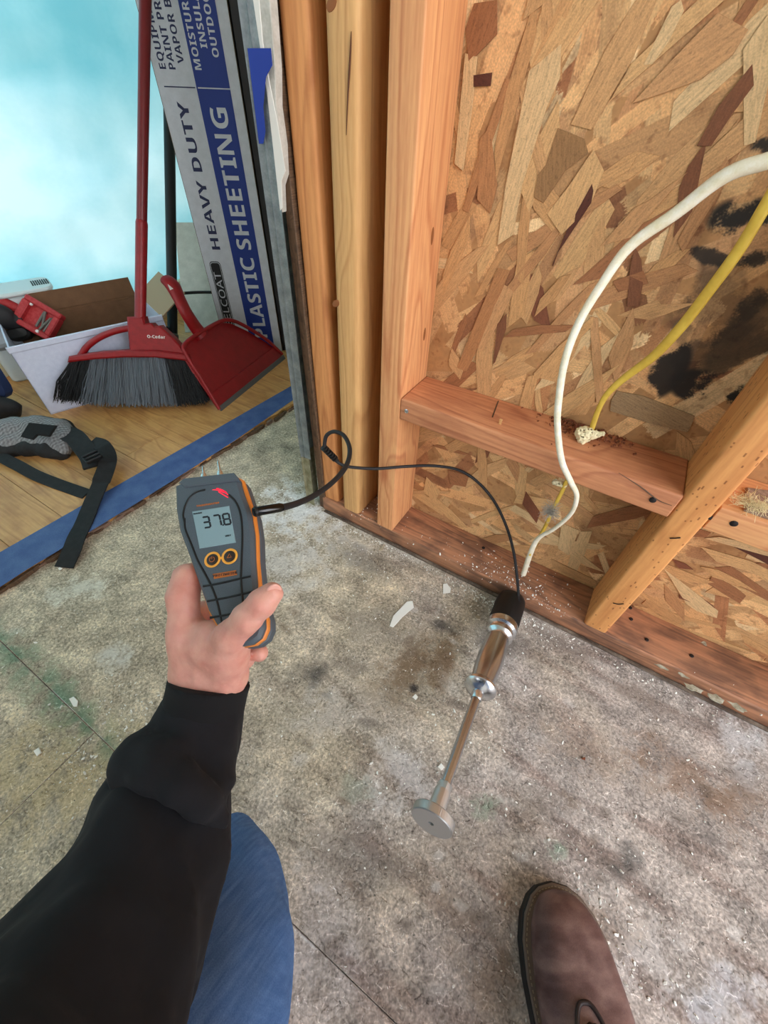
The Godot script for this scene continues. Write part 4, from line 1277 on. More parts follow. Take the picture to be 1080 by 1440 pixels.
func build_cables(M: Dictionary) -> void:
	var s := Shape.new()
	var white := v3([0.3188, 0.6655, -0.03, 0.3042, 0.6585, -0.03, 0.2806, 0.647, -0.032, 0.2567, 0.6179, -0.034, 0.2302, 0.5882, -0.03, 0.219, 0.5531, -0.02, 0.2125, 0.5191, -0.008, 0.2134, 0.481, 0.004, 0.223, 0.4377, 0.012, 0.2341, 0.4034, 0.016, 0.2552, 0.3581, 0.016, 0.2772, 0.3281, 0.012, 0.2923, 0.3026, 0.004, 0.2972, 0.258, -0.01, 0.2868, 0.2059, -0.022, 0.271, 0.1622, -0.03, 0.27, 0.1151, -0.034, 0.2751, 0.0492, -0.036])
	s.tube(smooth(white, 6), [0.0062, 0.0062, 0.006, 0.0057, 0.0052, 0.0048, 0.0045, 0.0043, 0.0042, 0.0041, 0.0041, 0.0038, 0.0034, 0.0034, 0.0036, 0.0042, 0.0050, 0.0052], 14, 0.8, Vector3(0.3, 0, 1))
	var o: Node3D = part("electric_cable", s.done(), M.whitecable)
	tag(o, "grubby white sheathed cable looping down over the timber block to the sole plate", "cable")
	o = thing("electric_cable", "yellow flat cable running down the strand board into foam on the block", "cable")
	s = Shape.new()
	var yellow := v3([0.3211, 0.6635, -0.045, 0.3207, 0.6324, -0.045, 0.3203, 0.5966, -0.047, 0.3159, 0.5618, -0.05, 0.3096, 0.5237, -0.052, 0.299, 0.4861, -0.054, 0.2819, 0.4535, -0.056, 0.2715, 0.4278, -0.056, 0.2696, 0.4051, -0.054, 0.2726, 0.3736, -0.05])
	s.tube(smooth(yellow, 6), [0.0052, 0.0052, 0.0054, 0.0056, 0.0052, 0.0042, 0.0034, 0.0036], 12, 0.5, Vector3(-0.1, 0.25, 1))
	part("upper_run", s.done(), M.yellowcable, o)
	s = Shape.new()
	var low := v3([0.2716, 0.2913, -0.052, 0.273, 0.2576, -0.05, 0.2721, 0.2232, -0.046, 0.2731, 0.1873, -0.042, 0.2715, 0.1507, -0.036, 0.2711, 0.1127, -0.033])
	s.tube(smooth(low, 5), [0.0042], 10, 0.6, Vector3(0.8, 0.2, 0.5))
	part("lower_run", s.done(), M.yellowcable, o)
	# expanding foam
	var a := Vector3(0.2671, 0.3667, -0.048)
	o = part("sealing_foam", body([[a, a + Vector3(0.004, 0.004, 0), 0.010, 0.008], [a, a + Vector3(-0.006, 0.003, 0.002), 0.008, 0.007], [a + Vector3(0.004, 0, 0), Vector3(0.288, 0.3762, -0.048), 0.006, 0.003], [a, a + Vector3(0, -0.006, 0.004), 0.009, 0.006]], 0.0012, 0.005, 0.0022, 190.0), M.foam)
	tag(o, "cream lump of sealing foam round the yellow cable on the timber block", "foam")
	a = Vector3(0.2582, 0.2699, -0.052)
	o = part("sealing_foam", body([[a, a + Vector3(0.014, 0.0, 0.0), 0.005, 0.004]], 0.0015, 0.004, 0.002, 190.0), M.foam)
	tag(o, "small pale lump of foam under the timber block", "foam")
	o = part("cobweb", fluff(Vector3(0.2703, 0.2245, -0.03), Vector3(0.007, 0.014, 0.006), 220, 8), M.web)
	tag(o, "grey fuzzy cobweb caught on the cables below the timber block", "cobweb", "", "stuff")
	# sawdust and bark crumbs behind the foam
	var r := RandomNumberGenerator.new()
	r.seed = 14
	s = Shape.new()
	for i in 260:
		var x := 0.262 + r.randfn(0, 0.030)
		var z := -0.089 + absf(r.randfn(0, 0.018)) + 0.003
		var l := r.randf_range(0.0015, 0.005)
		s.box(Vector3(l, l * 0.35, l * 0.5), Vector3.ZERO, 0.0, Transform3D(Basis.from_euler(Vector3(r.randf(), r.randf() * 6, r.randf())), Vector3(clampf(x, 0.17, 0.38), 0.3567 + r.randf_range(0, 0.004), z)))
	o = part("wood_crumbs", s.done(), M.crumb)
	tag(o, "reddish brown bark crumbs heaped on the block behind the foam", "crumbs", "", "stuff")


func build_debris(M: Dictionary) -> void:
	var r := RandomNumberGenerator.new()
	r.seed = 91
	# chips one can point to
	var chips := [
		[Vector3(0.1073, 0.001, 0.139), [-0.0065, -0.0339, -0.0114, -0.0127, -0.0041, 0.0267, 0.0045, 0.0341, 0.0136, 0.0232, 0.0049, -0.0058, 0.0005, -0.0328], "long white paint flake lying on the floor left of the hammer probe"],
		[Vector3(0.1562, 0.001, 0.0437), [-0.0112, 0.0068, -0.0058, 0.0122, 0.0065, 0.0062, 0.0096, -0.0037, -0.0017, -0.0128], "small white angular flake near the sole plate above the long flake"],
		[Vector3(0.2021, 0.001, 0.2592), [-0.004, -0.003, 0.003, -0.004, 0.004, 0.002, -0.002, 0.004], "white crumb beside a dark spot left of the probe flange"],
		[Vector3(0.2334, 0.001, 0.0673), [-0.004, -0.003, 0.004, -0.003, 0.004, 0.003, -0.003, 0.003], "beige crumb just left of the black probe cap"],
		[Vector3(-0.2559, 0.001, 0.5554), [-0.011, -0.003, 0.006, -0.006, 0.011, -0.003, 0.004, 0.003, -0.008, 0.003], "slim white flake on the green joint left of the sleeve"],
		[Vector3(-0.2328, 0.001, 0.6248), [-0.006, -0.003, 0.005, -0.004, 0.006, 0.002, -0.004, 0.004], "oval white flake above the short floor joint"],
		[Vector3(0.2817, 0.001, 0.3261), [-0.004, -0.003, 0.003, -0.004, 0.005, 0.002, -0.002, 0.004], "grey-white crumb left of the probe rod near its nut"],
		[Vector3(-0.0079, 0.001, 0.0226), [-0.003, -0.012, 0.004, -0.008, 0.002, 0.006, -0.002, 0.010], "curled pale splinter on the floor before the orange stud"],
		[Vector3(0.4601, 0.001, 0.2017), [-0.003, -0.003, 0.003, -0.002, 0.002, 0.003], "rusty brown crumb on the floor right of the probe rod"],
		[Vector3(-0.5264, 0.001, 0.4241), [-0.004, -0.002, 0.004, -0.003, 0.004, 0.003, -0.004, 0.002], "white crumb below the frayed strap end"],
	]
	for c in chips:
		var s := Shape.new()
		s.prism(v2(c[1]), 0.0, 0.0022, 0.0006, Transform3D(Basis(Vector3.RIGHT, Vector3.FORWARD, Vector3.UP) * Basis(Vector3.RIGHT, 0.05), Vector3.ZERO))
		var rusty: bool = c[2].begins_with("rusty")
		tag(part("paint_chip", s.done(), M.crumb if rusty else M.beige if c[2].begins_with("beige") or c[2].begins_with("curled") else M.chip, self, Transform3D(Basis.IDENTITY, c[0])), c[2], "paint chip", "chips and flakes lying on the floor")
	# the grit nobody could count
	var s := Shape.new()
	s.prism(v2([-0.5, -0.3, 0.2, -0.5, 0.5, 0.1, 0.1, 0.5, -0.4, 0.3]), -0.2, 0.35, 0.12)
	var mm := MultiMesh.new()
	mm.transform_format = MultiMesh.TRANSFORM_3D
	mm.mesh = s.done()
	mm.instance_count = 2600
	var spots := [[0.2718, -0.0392, 0.0499, 0.0389], [-0.1736, 0.0296, 0.079, 0.0674], [-0.2455, -0.0072, 0.0649, 0.0528], [0.5012, 0.3831, 0.0526, 0.0477], [0.5551, 0.3051, 0.0633, 0.0568], [0.3406, 0.0194, 0.0233, 0.0205], [0.5343, 0.3835, 0.0438, 0.0356], [-0.0926, 0.0029, 0.0593, 0.0495], [-0.1732, 0.5207, 0.0336, 0.0219], [-0.1731, 0.6013, 0.0311, 0.0192], [0.3005, 0.3163, 0.0581, 0.0577], [0.3181, 0.1857, 0.0647, 0.0717], [0.0489, 0.0523, 0.0796, 0.066], [0.6296, 0.1322, 0.0546, 0.0667], [0.1834, 0.0275, 0.0503, 0.0432]]
	for i in mm.instance_count:
		var at := Vector3(r.randf_range(-0.5, 0.9), 0.0, r.randf_range(0.03, 0.85))
		var y := 0.0
		if i % 10 < 5:
			var q: Array = spots[r.randi() % spots.size()]
			at = Vector3(q[0] + r.randfn(0, q[2]), 0, q[1] + r.randfn(0, q[3]))
		elif i % 10 == 5:
			at = Vector3(r.randf_range(-0.15, 0.7), 0, 0.012 + absf(r.randfn(0, 0.012)))
		elif i % 10 == 6:
			at = Vector3(r.randfn(0.255, 0.05), 0, -0.004 - absf(r.randfn(0, 0.025)))
			if i % 30 > 9:
				at.z = 0.014 + absf(r.randfn(0, 0.012))
		if at.z < 0.011:
			y = 0.0385 if at.z > -0.088 and at.x > -0.13 else 0.0
		if at.x < -0.53:
			y = WOOD_H
		var k := 0.0009 + 0.0024 * pow(r.randf(), 3.0)
		mm.set_instance_transform(i, Transform3D(Basis.from_euler(Vector3(r.randf() * 6, r.randf() * 6, r.randf() * 6)) * Basis.from_scale(Vector3(k * r.randf_range(1.0, 2.4), k, k)), at + Vector3(0, y + k * 0.2, 0)))
	var o := MultiMeshInstance3D.new()
	o.name = "plaster_grit"
	o.multimesh = mm
	o.material_override = M.chip
	add_child(o)
	tag(o, "fine white plaster grit scattered over the dirty floor and sole plate", "grit", "", "stuff")


func build_corner(M: Dictionary) -> void:
	# blue tape along the edge of the strip flooring
	var s := Shape.new()
	s.prism(v2([-0.6022, 0.3849, -0.5428, 0.3252, -0.5372, 0.0635, -0.5411, -0.0949, -0.5463, -0.216, -0.5546, -0.3478, -0.5634, -0.4589, -0.5639, -0.5102, -0.568, -0.6005, -0.6592, -0.5638, -0.6522, -0.4679, -0.6436, -0.3259, -0.633, -0.1527, -0.6199, 0.0636]), 0.0, 0.0008, 0.0002, Transform3D(Basis(Vector3.RIGHT, Vector3.FORWARD, Vector3.UP), Vector3(0, WOOD_H + 0.0003, 0)), 3.0)
	tag(part("floor_tape", s.done(), M.bluefloor), "wide scuffed blue tape stuck along the edge of the wooden floor", "tape")

	# the long carton
	var o := thing("sheeting_carton", "tall white and blue printed carton standing in the corner behind the dustpan", "carton", frame(Vector3(0.8192, 0, -0.5736), Vector3(0, 1, 0), Vector3(-0.7927, 0.014, -0.5457)))
	s = Shape.new()
	s.box(Vector3(0.2, 1.25, 0.09), Vector3(-0.1, 0.625, -0.0455), 0.0015, Transform3D.IDENTITY, 2.0)
	part("body", s.done(), M.brownpaper, o)
	s = Shape.new()
	s.box(Vector3(0.1975, 1.247, 0.0006), Vector3(-0.0995, 0.625, -0.0002), 0.0001, Transform3D.IDENTITY, 2.0)
	part("front_panel", s.done(), M.greypaper, o)
	s = Shape.new()
	s.box(Vector3(0.081, 1.247, 0.0006), Vector3(-0.0665, 0.625, 0.0003), 0.0001, Transform3D.IDENTITY, 2.0)
	part("blue_band", s.done(), M.blueprint, o)
	var turn := Basis(Vector3.BACK, PI / 2)
	text("lettering", "PLASTIC SHEETING", 0.0412, M.greypaper, o, Transform3D(turn, Vector3(-0.064, 0.340, 0.0007)), true, 1.13)
	text("lettering", "HEAVY DUTY", 0.0235, M.inkblue, o, Transform3D(turn, Vector3(-0.150, 0.476, 0.0002)), true, 1.64)
	for q in [["EQUIPMENT COVERS", -0.1755], ["PAINT PROTECTION", -0.1535], ["VAPOR BARRIER", -0.1305]]:
		var t := text("lettering", q[0], 0.0145, M.inkblue, o, Transform3D(turn, Vector3(q[1], 0.689 + (0.012 if q[0].begins_with("VAPOR") else 0.0), 0.0002)), true, 1.15)
		(t.mesh as TextMesh).horizontal_alignment = HORIZONTAL_ALIGNMENT_LEFT
	for q in [["MOISTURE BARRIER", -0.0925, 0.0], ["INSULATION", -0.069, 0.036], ["OUTDOOR COVERS", -0.0455, 0.022]]:
		var t := text("lettering", q[0], 0.0145, M.greypaper, o, Transform3D(turn, Vector3(q[1], 0.690 + q[2], 0.0007)), true, 1.15)
		(t.mesh as TextMesh).horizontal_alignment = HORIZONTAL_ALIGNMENT_LEFT
	s = Shape.new()
	s.box(Vector3(0.074, 0.0022, 0.0006), Vector3(-0.147, 0.662, 0.0001), 0.0001)
	part("rule", s.done(), M.inkblue, o)
	s = Shape.new()
	s.box(Vector3(0.078, 0.0022, 0.0006), Vector3(-0.0645, 0.662, 0.0006), 0.0001)
	part("rule", s.done(), M.greypaper, o)
	s = Shape.new()
	s.prism(Shape.rect(0.034, 0.290, 0.010), -0.0002, 0.0003, 0.0001, Transform3D(Basis.IDENTITY, Vector3(-0.166, 0.142, 0)))
	part("name_plate", s.done(), M.ink, o)
	s = Shape.new()
	s.prism(Shape.rect(0.030, 0.285, 0.008), -0.0002, 0.0004, 0.0001, Transform3D(Basis.IDENTITY, Vector3(-0.166, 0.142, 0)))
	part("name_plate_rim", s.done(), M.greypaper, o)
	s = Shape.new()
	s.prism(Shape.rect(0.0275, 0.2815, 0.007), -0.0002, 0.0005, 0.0001, Transform3D(Basis.IDENTITY, Vector3(-0.166, 0.142, 0)))
	part("name_plate_field", s.done(), M.ink, o)
	text("lettering", "STEELCOAT", 0.0200, M.greypaper, o, Transform3D(turn, Vector3(-0.166, 0.150, 0.0006)), false, 1.5)

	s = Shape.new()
	s.box(Vector3(0.050, 1.3, 0.03), Vector3(0.0262, 0.65, -0.02), 0.003)  # added black strip, stands in for the shade beside the carton
	tag(part("gap_shade_strip", s.done(), M.blackplastic, self, frame(Vector3(0.8192, 0, -0.5736), Vector3(0, 1, 0), Vector3(-0.7927, 0.014, -0.5457))), "added black strip standing in for the shaded gap between carton and metal bead", "strip")

	# the broom
	o = thing("broom", "red angle broom with grey and black bristles leaning before the white carton", "broom", frame(Vector3(0.7555, -0.0876, -0.6493), Vector3(-0.1602, 0.9362, -0.3128), Vector3(-0.8865, 0.0295, -0.0224)))
	s = Shape.new()
	var ha := Vector3(0.043, 0.165, 0.012)
	var hb := Vector3(0.194 + 0.043, 0.899 + 0.2, 0.012)
	s.lathe(v2([0.0135, 0, 0.0135, 0.285, 0.0125, 0.29, 0.0118, 0.292]), 20, along(ha, hb))
	part("lower_handle", s.done(), M.red, o)
	s = Shape.new()
	s.lathe(v2([0.0118, 0.27, 0.0118, 1.12, 0.008, 1.128, 0, 1.13]), 20, along(ha, hb))
	part("upper_handle", s.done(), M.reddark, o)
	# head: an arch on the left, a solid shoulder on the right, a rim below
	s = Shape.new()
	s.prism(v2([-0.140, 0.112, -0.133, 0.128, -0.06, 0.142, 0.02, 0.150, 0.09, 0.151, 0.150, 0.146, 0.168, 0.143, 0.172, 0.126, 0.150, 0.128, 0.08, 0.133, 0.0, 0.130, -0.07, 0.123]), -0.024, 0.030, 0.004)
	part("head_rim", s.done(), M.red, o)
	s = Shape.new()
	s.prism(v2([0.018, 0.146, 0.024, 0.205, 0.028, 0.232, 0.068, 0.235, 0.070, 0.218, 0.085, 0.220, 0.092, 0.212, 0.105, 0.215, 0.130, 0.190, 0.150, 0.165, 0.160, 0.143, 0.09, 0.149]), -0.018, 0.026, 0.004)
	part("head_shoulder", s.done(), M.red, o)
	s = Shape.new()
	s.tube(smooth(v3([-0.1181, 0.1223, 0.004, -0.0961, 0.1487, 0.004, -0.0687, 0.1696, 0.004, -0.0391, 0.1852, 0.004, -0.005, 0.1974, 0.004, 0.0355, 0.2065, 0.004]), 6), [0.008], 12, 1.0, Vector3(0, 0, 1))
	part("head_arch", s.done(), M.red, o)
	text("lettering", "O-Cedar", 0.0075, M.whiteprint, o, Transform3D(Basis.IDENTITY, Vector3(0.092, 0.186, 0.0265)), true, 1.1)
	# bristles: thousands of fibres in three blocks of tone
	var r := RandomNumberGenerator.new()
	r.seed = 6
	var tones := [Shape.new(), Shape.new()]
	for i in 2600:
		var u := r.randf()
		var depth := r.randf_range(-0.020, 0.026)
		var top := Vector3(lerpf(-0.138, 0.168, u), lerpf(0.116, 0.132, u) + 0.010 * sin(u * PI), depth * 0.8)
		var low := Vector3(lerpf(-0.196, 0.200, u) + r.randfn(0, 0.006), r.randf_range(-0.004, 0.012) + 0.012 * pow(absf(u - 0.5) * 2.0, 3.0), depth * 1.7 + r.randfn(0, 0.002))
		var mid := top.lerp(low, 0.55) + Vector3(r.randfn(0, 0.003) - (0.012 if u < 0.04 else 0.0), 0, r.randfn(0, 0.002))
		var dark := u < 0.17 or u > 0.79
		tones[1 if dark else 0].tube(PackedVector3Array([top, mid, low]), [0.0008, 0.0007], 3)
	tag(part("grey_bristles", tones[0].done(), M.bristle, o), "", "", "", "stuff")
	tag(part("black_bristles", tones[1].done(), M.bristleblack, o), "", "", "", "stuff")

	# the dustpan, propped on its lip
	o = thing("dustpan", "red dustpan with a grey rubber lip propped against the tall carton", "dustpan", frame(Vector3(-0.1873, 0, -0.9823), Vector3(-0.5205, 0.848, 0.0993), Vector3(-0.6823, 0.014, -0.1475)))
	s = Shape.new()
	var plan := v2([0.0, 0.004, 0.36, 0.004, 0.374, 0.014, 0.338, 0.075, 0.292, 0.135, 0.248, 0.178, 0.222, 0.190, 0.20, 0.193, 0.06, 0.196, 0.034, 0.190, 0.020, 0.178, 0.012, 0.13])
	s.prism(plan, -0.010, -0.004, 0.002)
	part("pan", s.done(), M.redpan, o)
	s = Shape.new()
	s.prism(v2([0.004, 0.004, 0.364, 0.004, 0.358, 0.05, 0.008, 0.05]), -0.005, 0.001, 0.002)
	part("ramp", s.done(), M.redpan, o)
	s = Shape.new()
	s.tube(smooth(v3([0.0, 0.004, 0.0, 0.010, 0.09, 0.006, 0.016, 0.165, 0.012, 0.034, 0.191, 0.014, 0.12, 0.196, 0.014, 0.200, 0.194, 0.014, 0.246, 0.179, 0.013, 0.292, 0.136, 0.010, 0.340, 0.074, 0.006, 0.370, 0.014, 0.0]), 5), [0.0055], 10)
	part("raised_rim", s.done(), M.redpan, o)
	s = Shape.new()
	s.box(Vector3(0.372, 0.020, 0.004), Vector3(0.183, 0.001, 0.003), 0.0012)
	part("rubber_lip", s.done(), M.rubber, o)
	var hp := v3([0.115, 0.185, 0.004, 0.108, 0.213, 0.008, 0.0909, 0.2517, 0.0318, 0.0979, 0.2878, 0.0348, 0.1068, 0.32, 0.0344, 0.1117, 0.3385, 0.024])
	s = Shape.new()
	s.tube(smooth(hp, 6), [0.022, 0.021, 0.020, 0.020, 0.024, 0.022], 14, 0.65, Vector3(0, 0, 1))
	part("handle", s.done(), M.redpan, o)
	s = Shape.new()
	s.prism(v2([-0.006, -0.006, 0.006, -0.006, 0, 0.008]), 0.0, 0.0008, 0.0)
	part("arrow_mark", s.done(), M.whiteprint, o, Transform3D(Basis.IDENTITY, Vector3(0.0797, 0.3166, 0.0519)))

	o = thing("board", "pale grey board leaning in the corner between the black pole and the tall carton", "board", frame(Vector3(0.766, 0, -0.6428), Vector3(-0.4529, 0.7097, -0.5397), Vector3(-1.2023, 0.014, -0.4506)))
	s = Shape.new()
	s.box(Vector3(0.16, 0.42, 0.018), Vector3(0.08, 0.21, -0.009), 0.003, Transform3D.IDENTITY, 2.0)
	part("panel", s.done(), M.greyboard, o)

	# black pole and its cord
	o = thing("pole", "slim black pole with a grey collar standing behind the dustpan", "pole")
	s = Shape.new()
	var pa := Vector3(-1.12, 0.014, -0.3288)
	var pb := Vector3(-1.2731, 0.5954, -0.682)
	s.lathe(v2([0.0, 0.0, 0.0165, 0.0, 0.0165, pa.distance_to(pb) * 1.35, 0, pa.distance_to(pb) * 1.35]), 18, along(pa, pb))
	part("tube", s.done(), M.blackplastic, o)
	s = Shape.new()
	s.lathe(v2([0.0165, 0.028, 0.0195, 0.03, 0.0195, 0.052, 0.0165, 0.055]), 18, along(pa, pb))
	part("collar", s.done(), M.greyplastic, o)
	s = Shape.new()
	s.tube(smooth(v3([-1.0978, 0.1539, -0.5476, -1.1422, 0.1524, -0.5202, -1.1617, 0.1566, -0.4805, -1.1611, 0.1664, -0.4257, -1.1618, 0.154, -0.3768, -1.1597, 0.1281, -0.3465, -1.1423, 0.0988, -0.3376, -1.1264, 0.0739, -0.35, -1.1277, 0.0569, -0.3622]), 6), [0.005], 8)
	tag(part("black_cord", s.done(), M.blackplastic), "thin black cord looping round the black pole behind the dustpan handle", "cord")

	# the open white carton and what is in it
	o = thing("white_carton", "open white carton with brown inside standing behind the broom", "carton", frame(Vector3(0.3341, 0, -0.9426), Vector3(0, 1, 0), Vector3(-1.0594, 0.014, 0.1359)))
	var w := 0.378
	var d := 0.235
	var h := 0.188
	for q in [["front", Vector3(w, h, 0.004), Vector3(w / 2 - 0.002, h / 2, -0.002), "w"], ["back", Vector3(w, h, 0.004), Vector3(w / 2, h / 2, -d), "b"], ["side", Vector3(0.004, h, d), Vector3(0, h / 2, -d / 2), "w"], ["side", Vector3(0.004, h, d), Vector3(w, h / 2, -d / 2), "w"], ["base", Vector3(w, 0.004, d), Vector3(w / 2, 0.003, -d / 2), "b"]]:
		s = Shape.new()
		s.box(q[1], q[2], 0.001, Transform3D.IDENTITY, 3.0)
		part(q[0] + "_panel", s.done(), M.whitecard if q[3] == "w" else M.browncard, o)
	for q in [Vector3(0, 0, -0.0065), Vector3(0, 0, -d + 0.005)]:
		s = Shape.new()
		s.box(Vector3(w - 0.01, h - 0.012, 0.003), q + Vector3(w / 2, h / 2, 0), 0.0005, Transform3D.IDENTITY, 3.0)
		part("brown_lining", s.done(), M.browncard, o)
	s = Shape.new()
	s.box(Vector3(w + 0.006, 0.016, 0.007), Vector3(w / 2 - 0.002, h + 0.001, 0.0005), 0.002, Transform3D.IDENTITY, 3.0)
	part("folded_rim", s.done(), M.whitecard, o)
	s = Shape.new()
	s.box(Vector3(w * 0.72, 0.050, 0.004), Vector3(w * 0.62, 0.025, 0), 0.001, Transform3D(Basis(Vector3.RIGHT, -0.30), Vector3(0, h, -d)), 3.0)
	part("rear_flap", s.done(), M.browncard, o)
	s = Shape.new()
	s.box(Vector3(0.10, 0.004, d * 0.98), Vector3(0.05, 0, -d / 2), 0.001, Transform3D(Basis(Vector3.BACK, 0.55), Vector3(w, h, 0)), 3.0)
	part("side_flap", s.done(), M.brownpale, o)

	# clear bin with a vented lid, behind the carton
	var bx := frame(Vector3(0.3341, 0, -0.9426), Vector3.UP, Vector3(-1.2636, 0.014, -0.0213))
	o = thing("clear_bin", "milky clear plastic bin with a ribbed vent behind the brown flap", "bin", bx)
	s = Shape.new()
	s.prism(Shape.rect(0.22, 0.10, 0.02), 0.0, 0.232, 0.006, Transform3D(Basis(Vector3.RIGHT, Vector3.FORWARD, Vector3.UP), Vector3(-0.03, 0, -0.062)))
	part("tub", s.done(), M.milky, o)
	s = Shape.new()
	s.prism(Shape.rect(0.235, 0.115, 0.024), 0.232, 0.244, 0.004, Transform3D(Basis(Vector3.RIGHT, Vector3.FORWARD, Vector3.UP), Vector3(-0.03, 0, -0.062)))
	part("lid", s.done(), M.milky, o)
	for i in 8:
		s = Shape.new()
		s.box(Vector3(0.0035, 0.003, 0.045), Vector3(0.042 + i * 0.0056, 0.2445, -0.062), 0.0008)
		part("vent_rib", s.done(), M.darkgrey, o)

	# red clamp and dark tools lying in the carton
	var cl := frame(Vector3(0.8237, -0.488, -0.2889), Vector3(0.084, 0.6089, -0.7888), Vector3(-1.2127, 0.1992, -0.0169))
	o = thing("red_bracket", "scuffed red plastic bracket with a grey insert lying in the white carton", "bracket", cl)
	s = Shape.new()
	for q in [[0.0, 0.036, 0.10, 0.016], [0.0, -0.036, 0.10, 0.016], [-0.042, 0.0, 0.020, 0.06], [0.042, 0.0, 0.016, 0.06]]:
		s = Shape.new()
		s.prism(Shape.rect(q[2], q[3], 0.005), -0.014, 0.014, 0.003, Transform3D(Basis.IDENTITY, Vector3(q[0], q[1], 0)))
		part("frame_bar", s.done(), M.redworn, o)
	s = Shape.new()
	s.box(Vector3(0.07, 0.06, 0.008), Vector3(-0.005, 0, -0.006), 0.002)
	part("back_plate", s.done(), M.redworn, o)
	for i in 4:
		s = Shape.new()
		s.box(Vector3(0.005, 0.048, 0.008), Vector3(0.006 + i * 0.008, 0.0, 0.004), 0.0015, Transform3D(Basis(Vector3.BACK, 0.3 * sin(i * 2.0)), Vector3.ZERO))
		part("metal_tooth", s.done(), M.greyplastic, o)
	for p in [Vector3(-0.03, 0.025, 0.006), Vector3(0.02, -0.034, 0.014)]:
		s = Shape.new()
		s.lathe(v2([0, 0.004, 0.004, 0.003, 0.005, 0.0]), 10)
		part("rivet", s.done(), M.whiteprint, o, along(p, p + Vector3(0, 0, 1)))
	o = thing("hand_tool", "tool with a dark grey grip and red arm lying beside the red bracket", "tool")
	s = Shape.new()
	s.tube(smooth(v3([-1.2989, 0.2262, 0.0836, -1.2714, 0.2128, 0.0506, -1.2578, 0.1957, 0.03, -1.2463, 0.1923, 0.0108]), 6), [0.045, 0.04, 0.028, 0.02], 14, 0.7)
	part("grip", s.done(), M.darkgrey, o)
	s = Shape.new()
	s.tube(smooth(v3([-1.3364, 0.2346, 0.0615, -1.301, 0.2365, 0.022, -1.2844, 0.2264, 0.008, -1.2613, 0.212, -0.0046]), 6), [0.014, 0.016, 0.015, 0.012], 12)
	part("arm", s.done(), M.redworn, o)
	s = Shape.new()
	s.prism(Shape.rect(0.06, 0.034, 0.016), 0.0, 0.03, 0.006, frame(Vector3(0.5962, 0.0897, -0.7978), Vector3(-0.4766, 0.8453, -0.2413), Vector3(-1.2598, 0.1562, 0.029)))
	tag(part("battery_pack", s.done(), M.blackplastic), "black rounded block lying below the red bracket in the carton", "tool part")
	s = Shape.new()
	s.box(Vector3(0.10, 0.05, 0.05), Vector3.ZERO, 0.008, frame(Vector3(0.566, 0.1231, -0.8152), Vector3(-0.4766, 0.8453, -0.2413), Vector3(-1.3076, 0.1443, 0.071)))
	tag(part("plastic_case", s.done(), M.greycase), "pale grey plastic case at the left end of the white carton", "case")
	s = Shape.new()
	s.prism(Shape.rect(0.10, 0.11, 0.03), 0.0, 0.05, 0.01, frame(Vector3(0.8072, 0.097, -0.5822), Vector3(-0.1963, 0.9777, -0.0753), Vector3(-1.2012, 0.1048, 0.1751)))
	tag(part("blue_bag", s.done(), M.bluebag), "dark blue bag corner at the left edge of the frame", "bag")


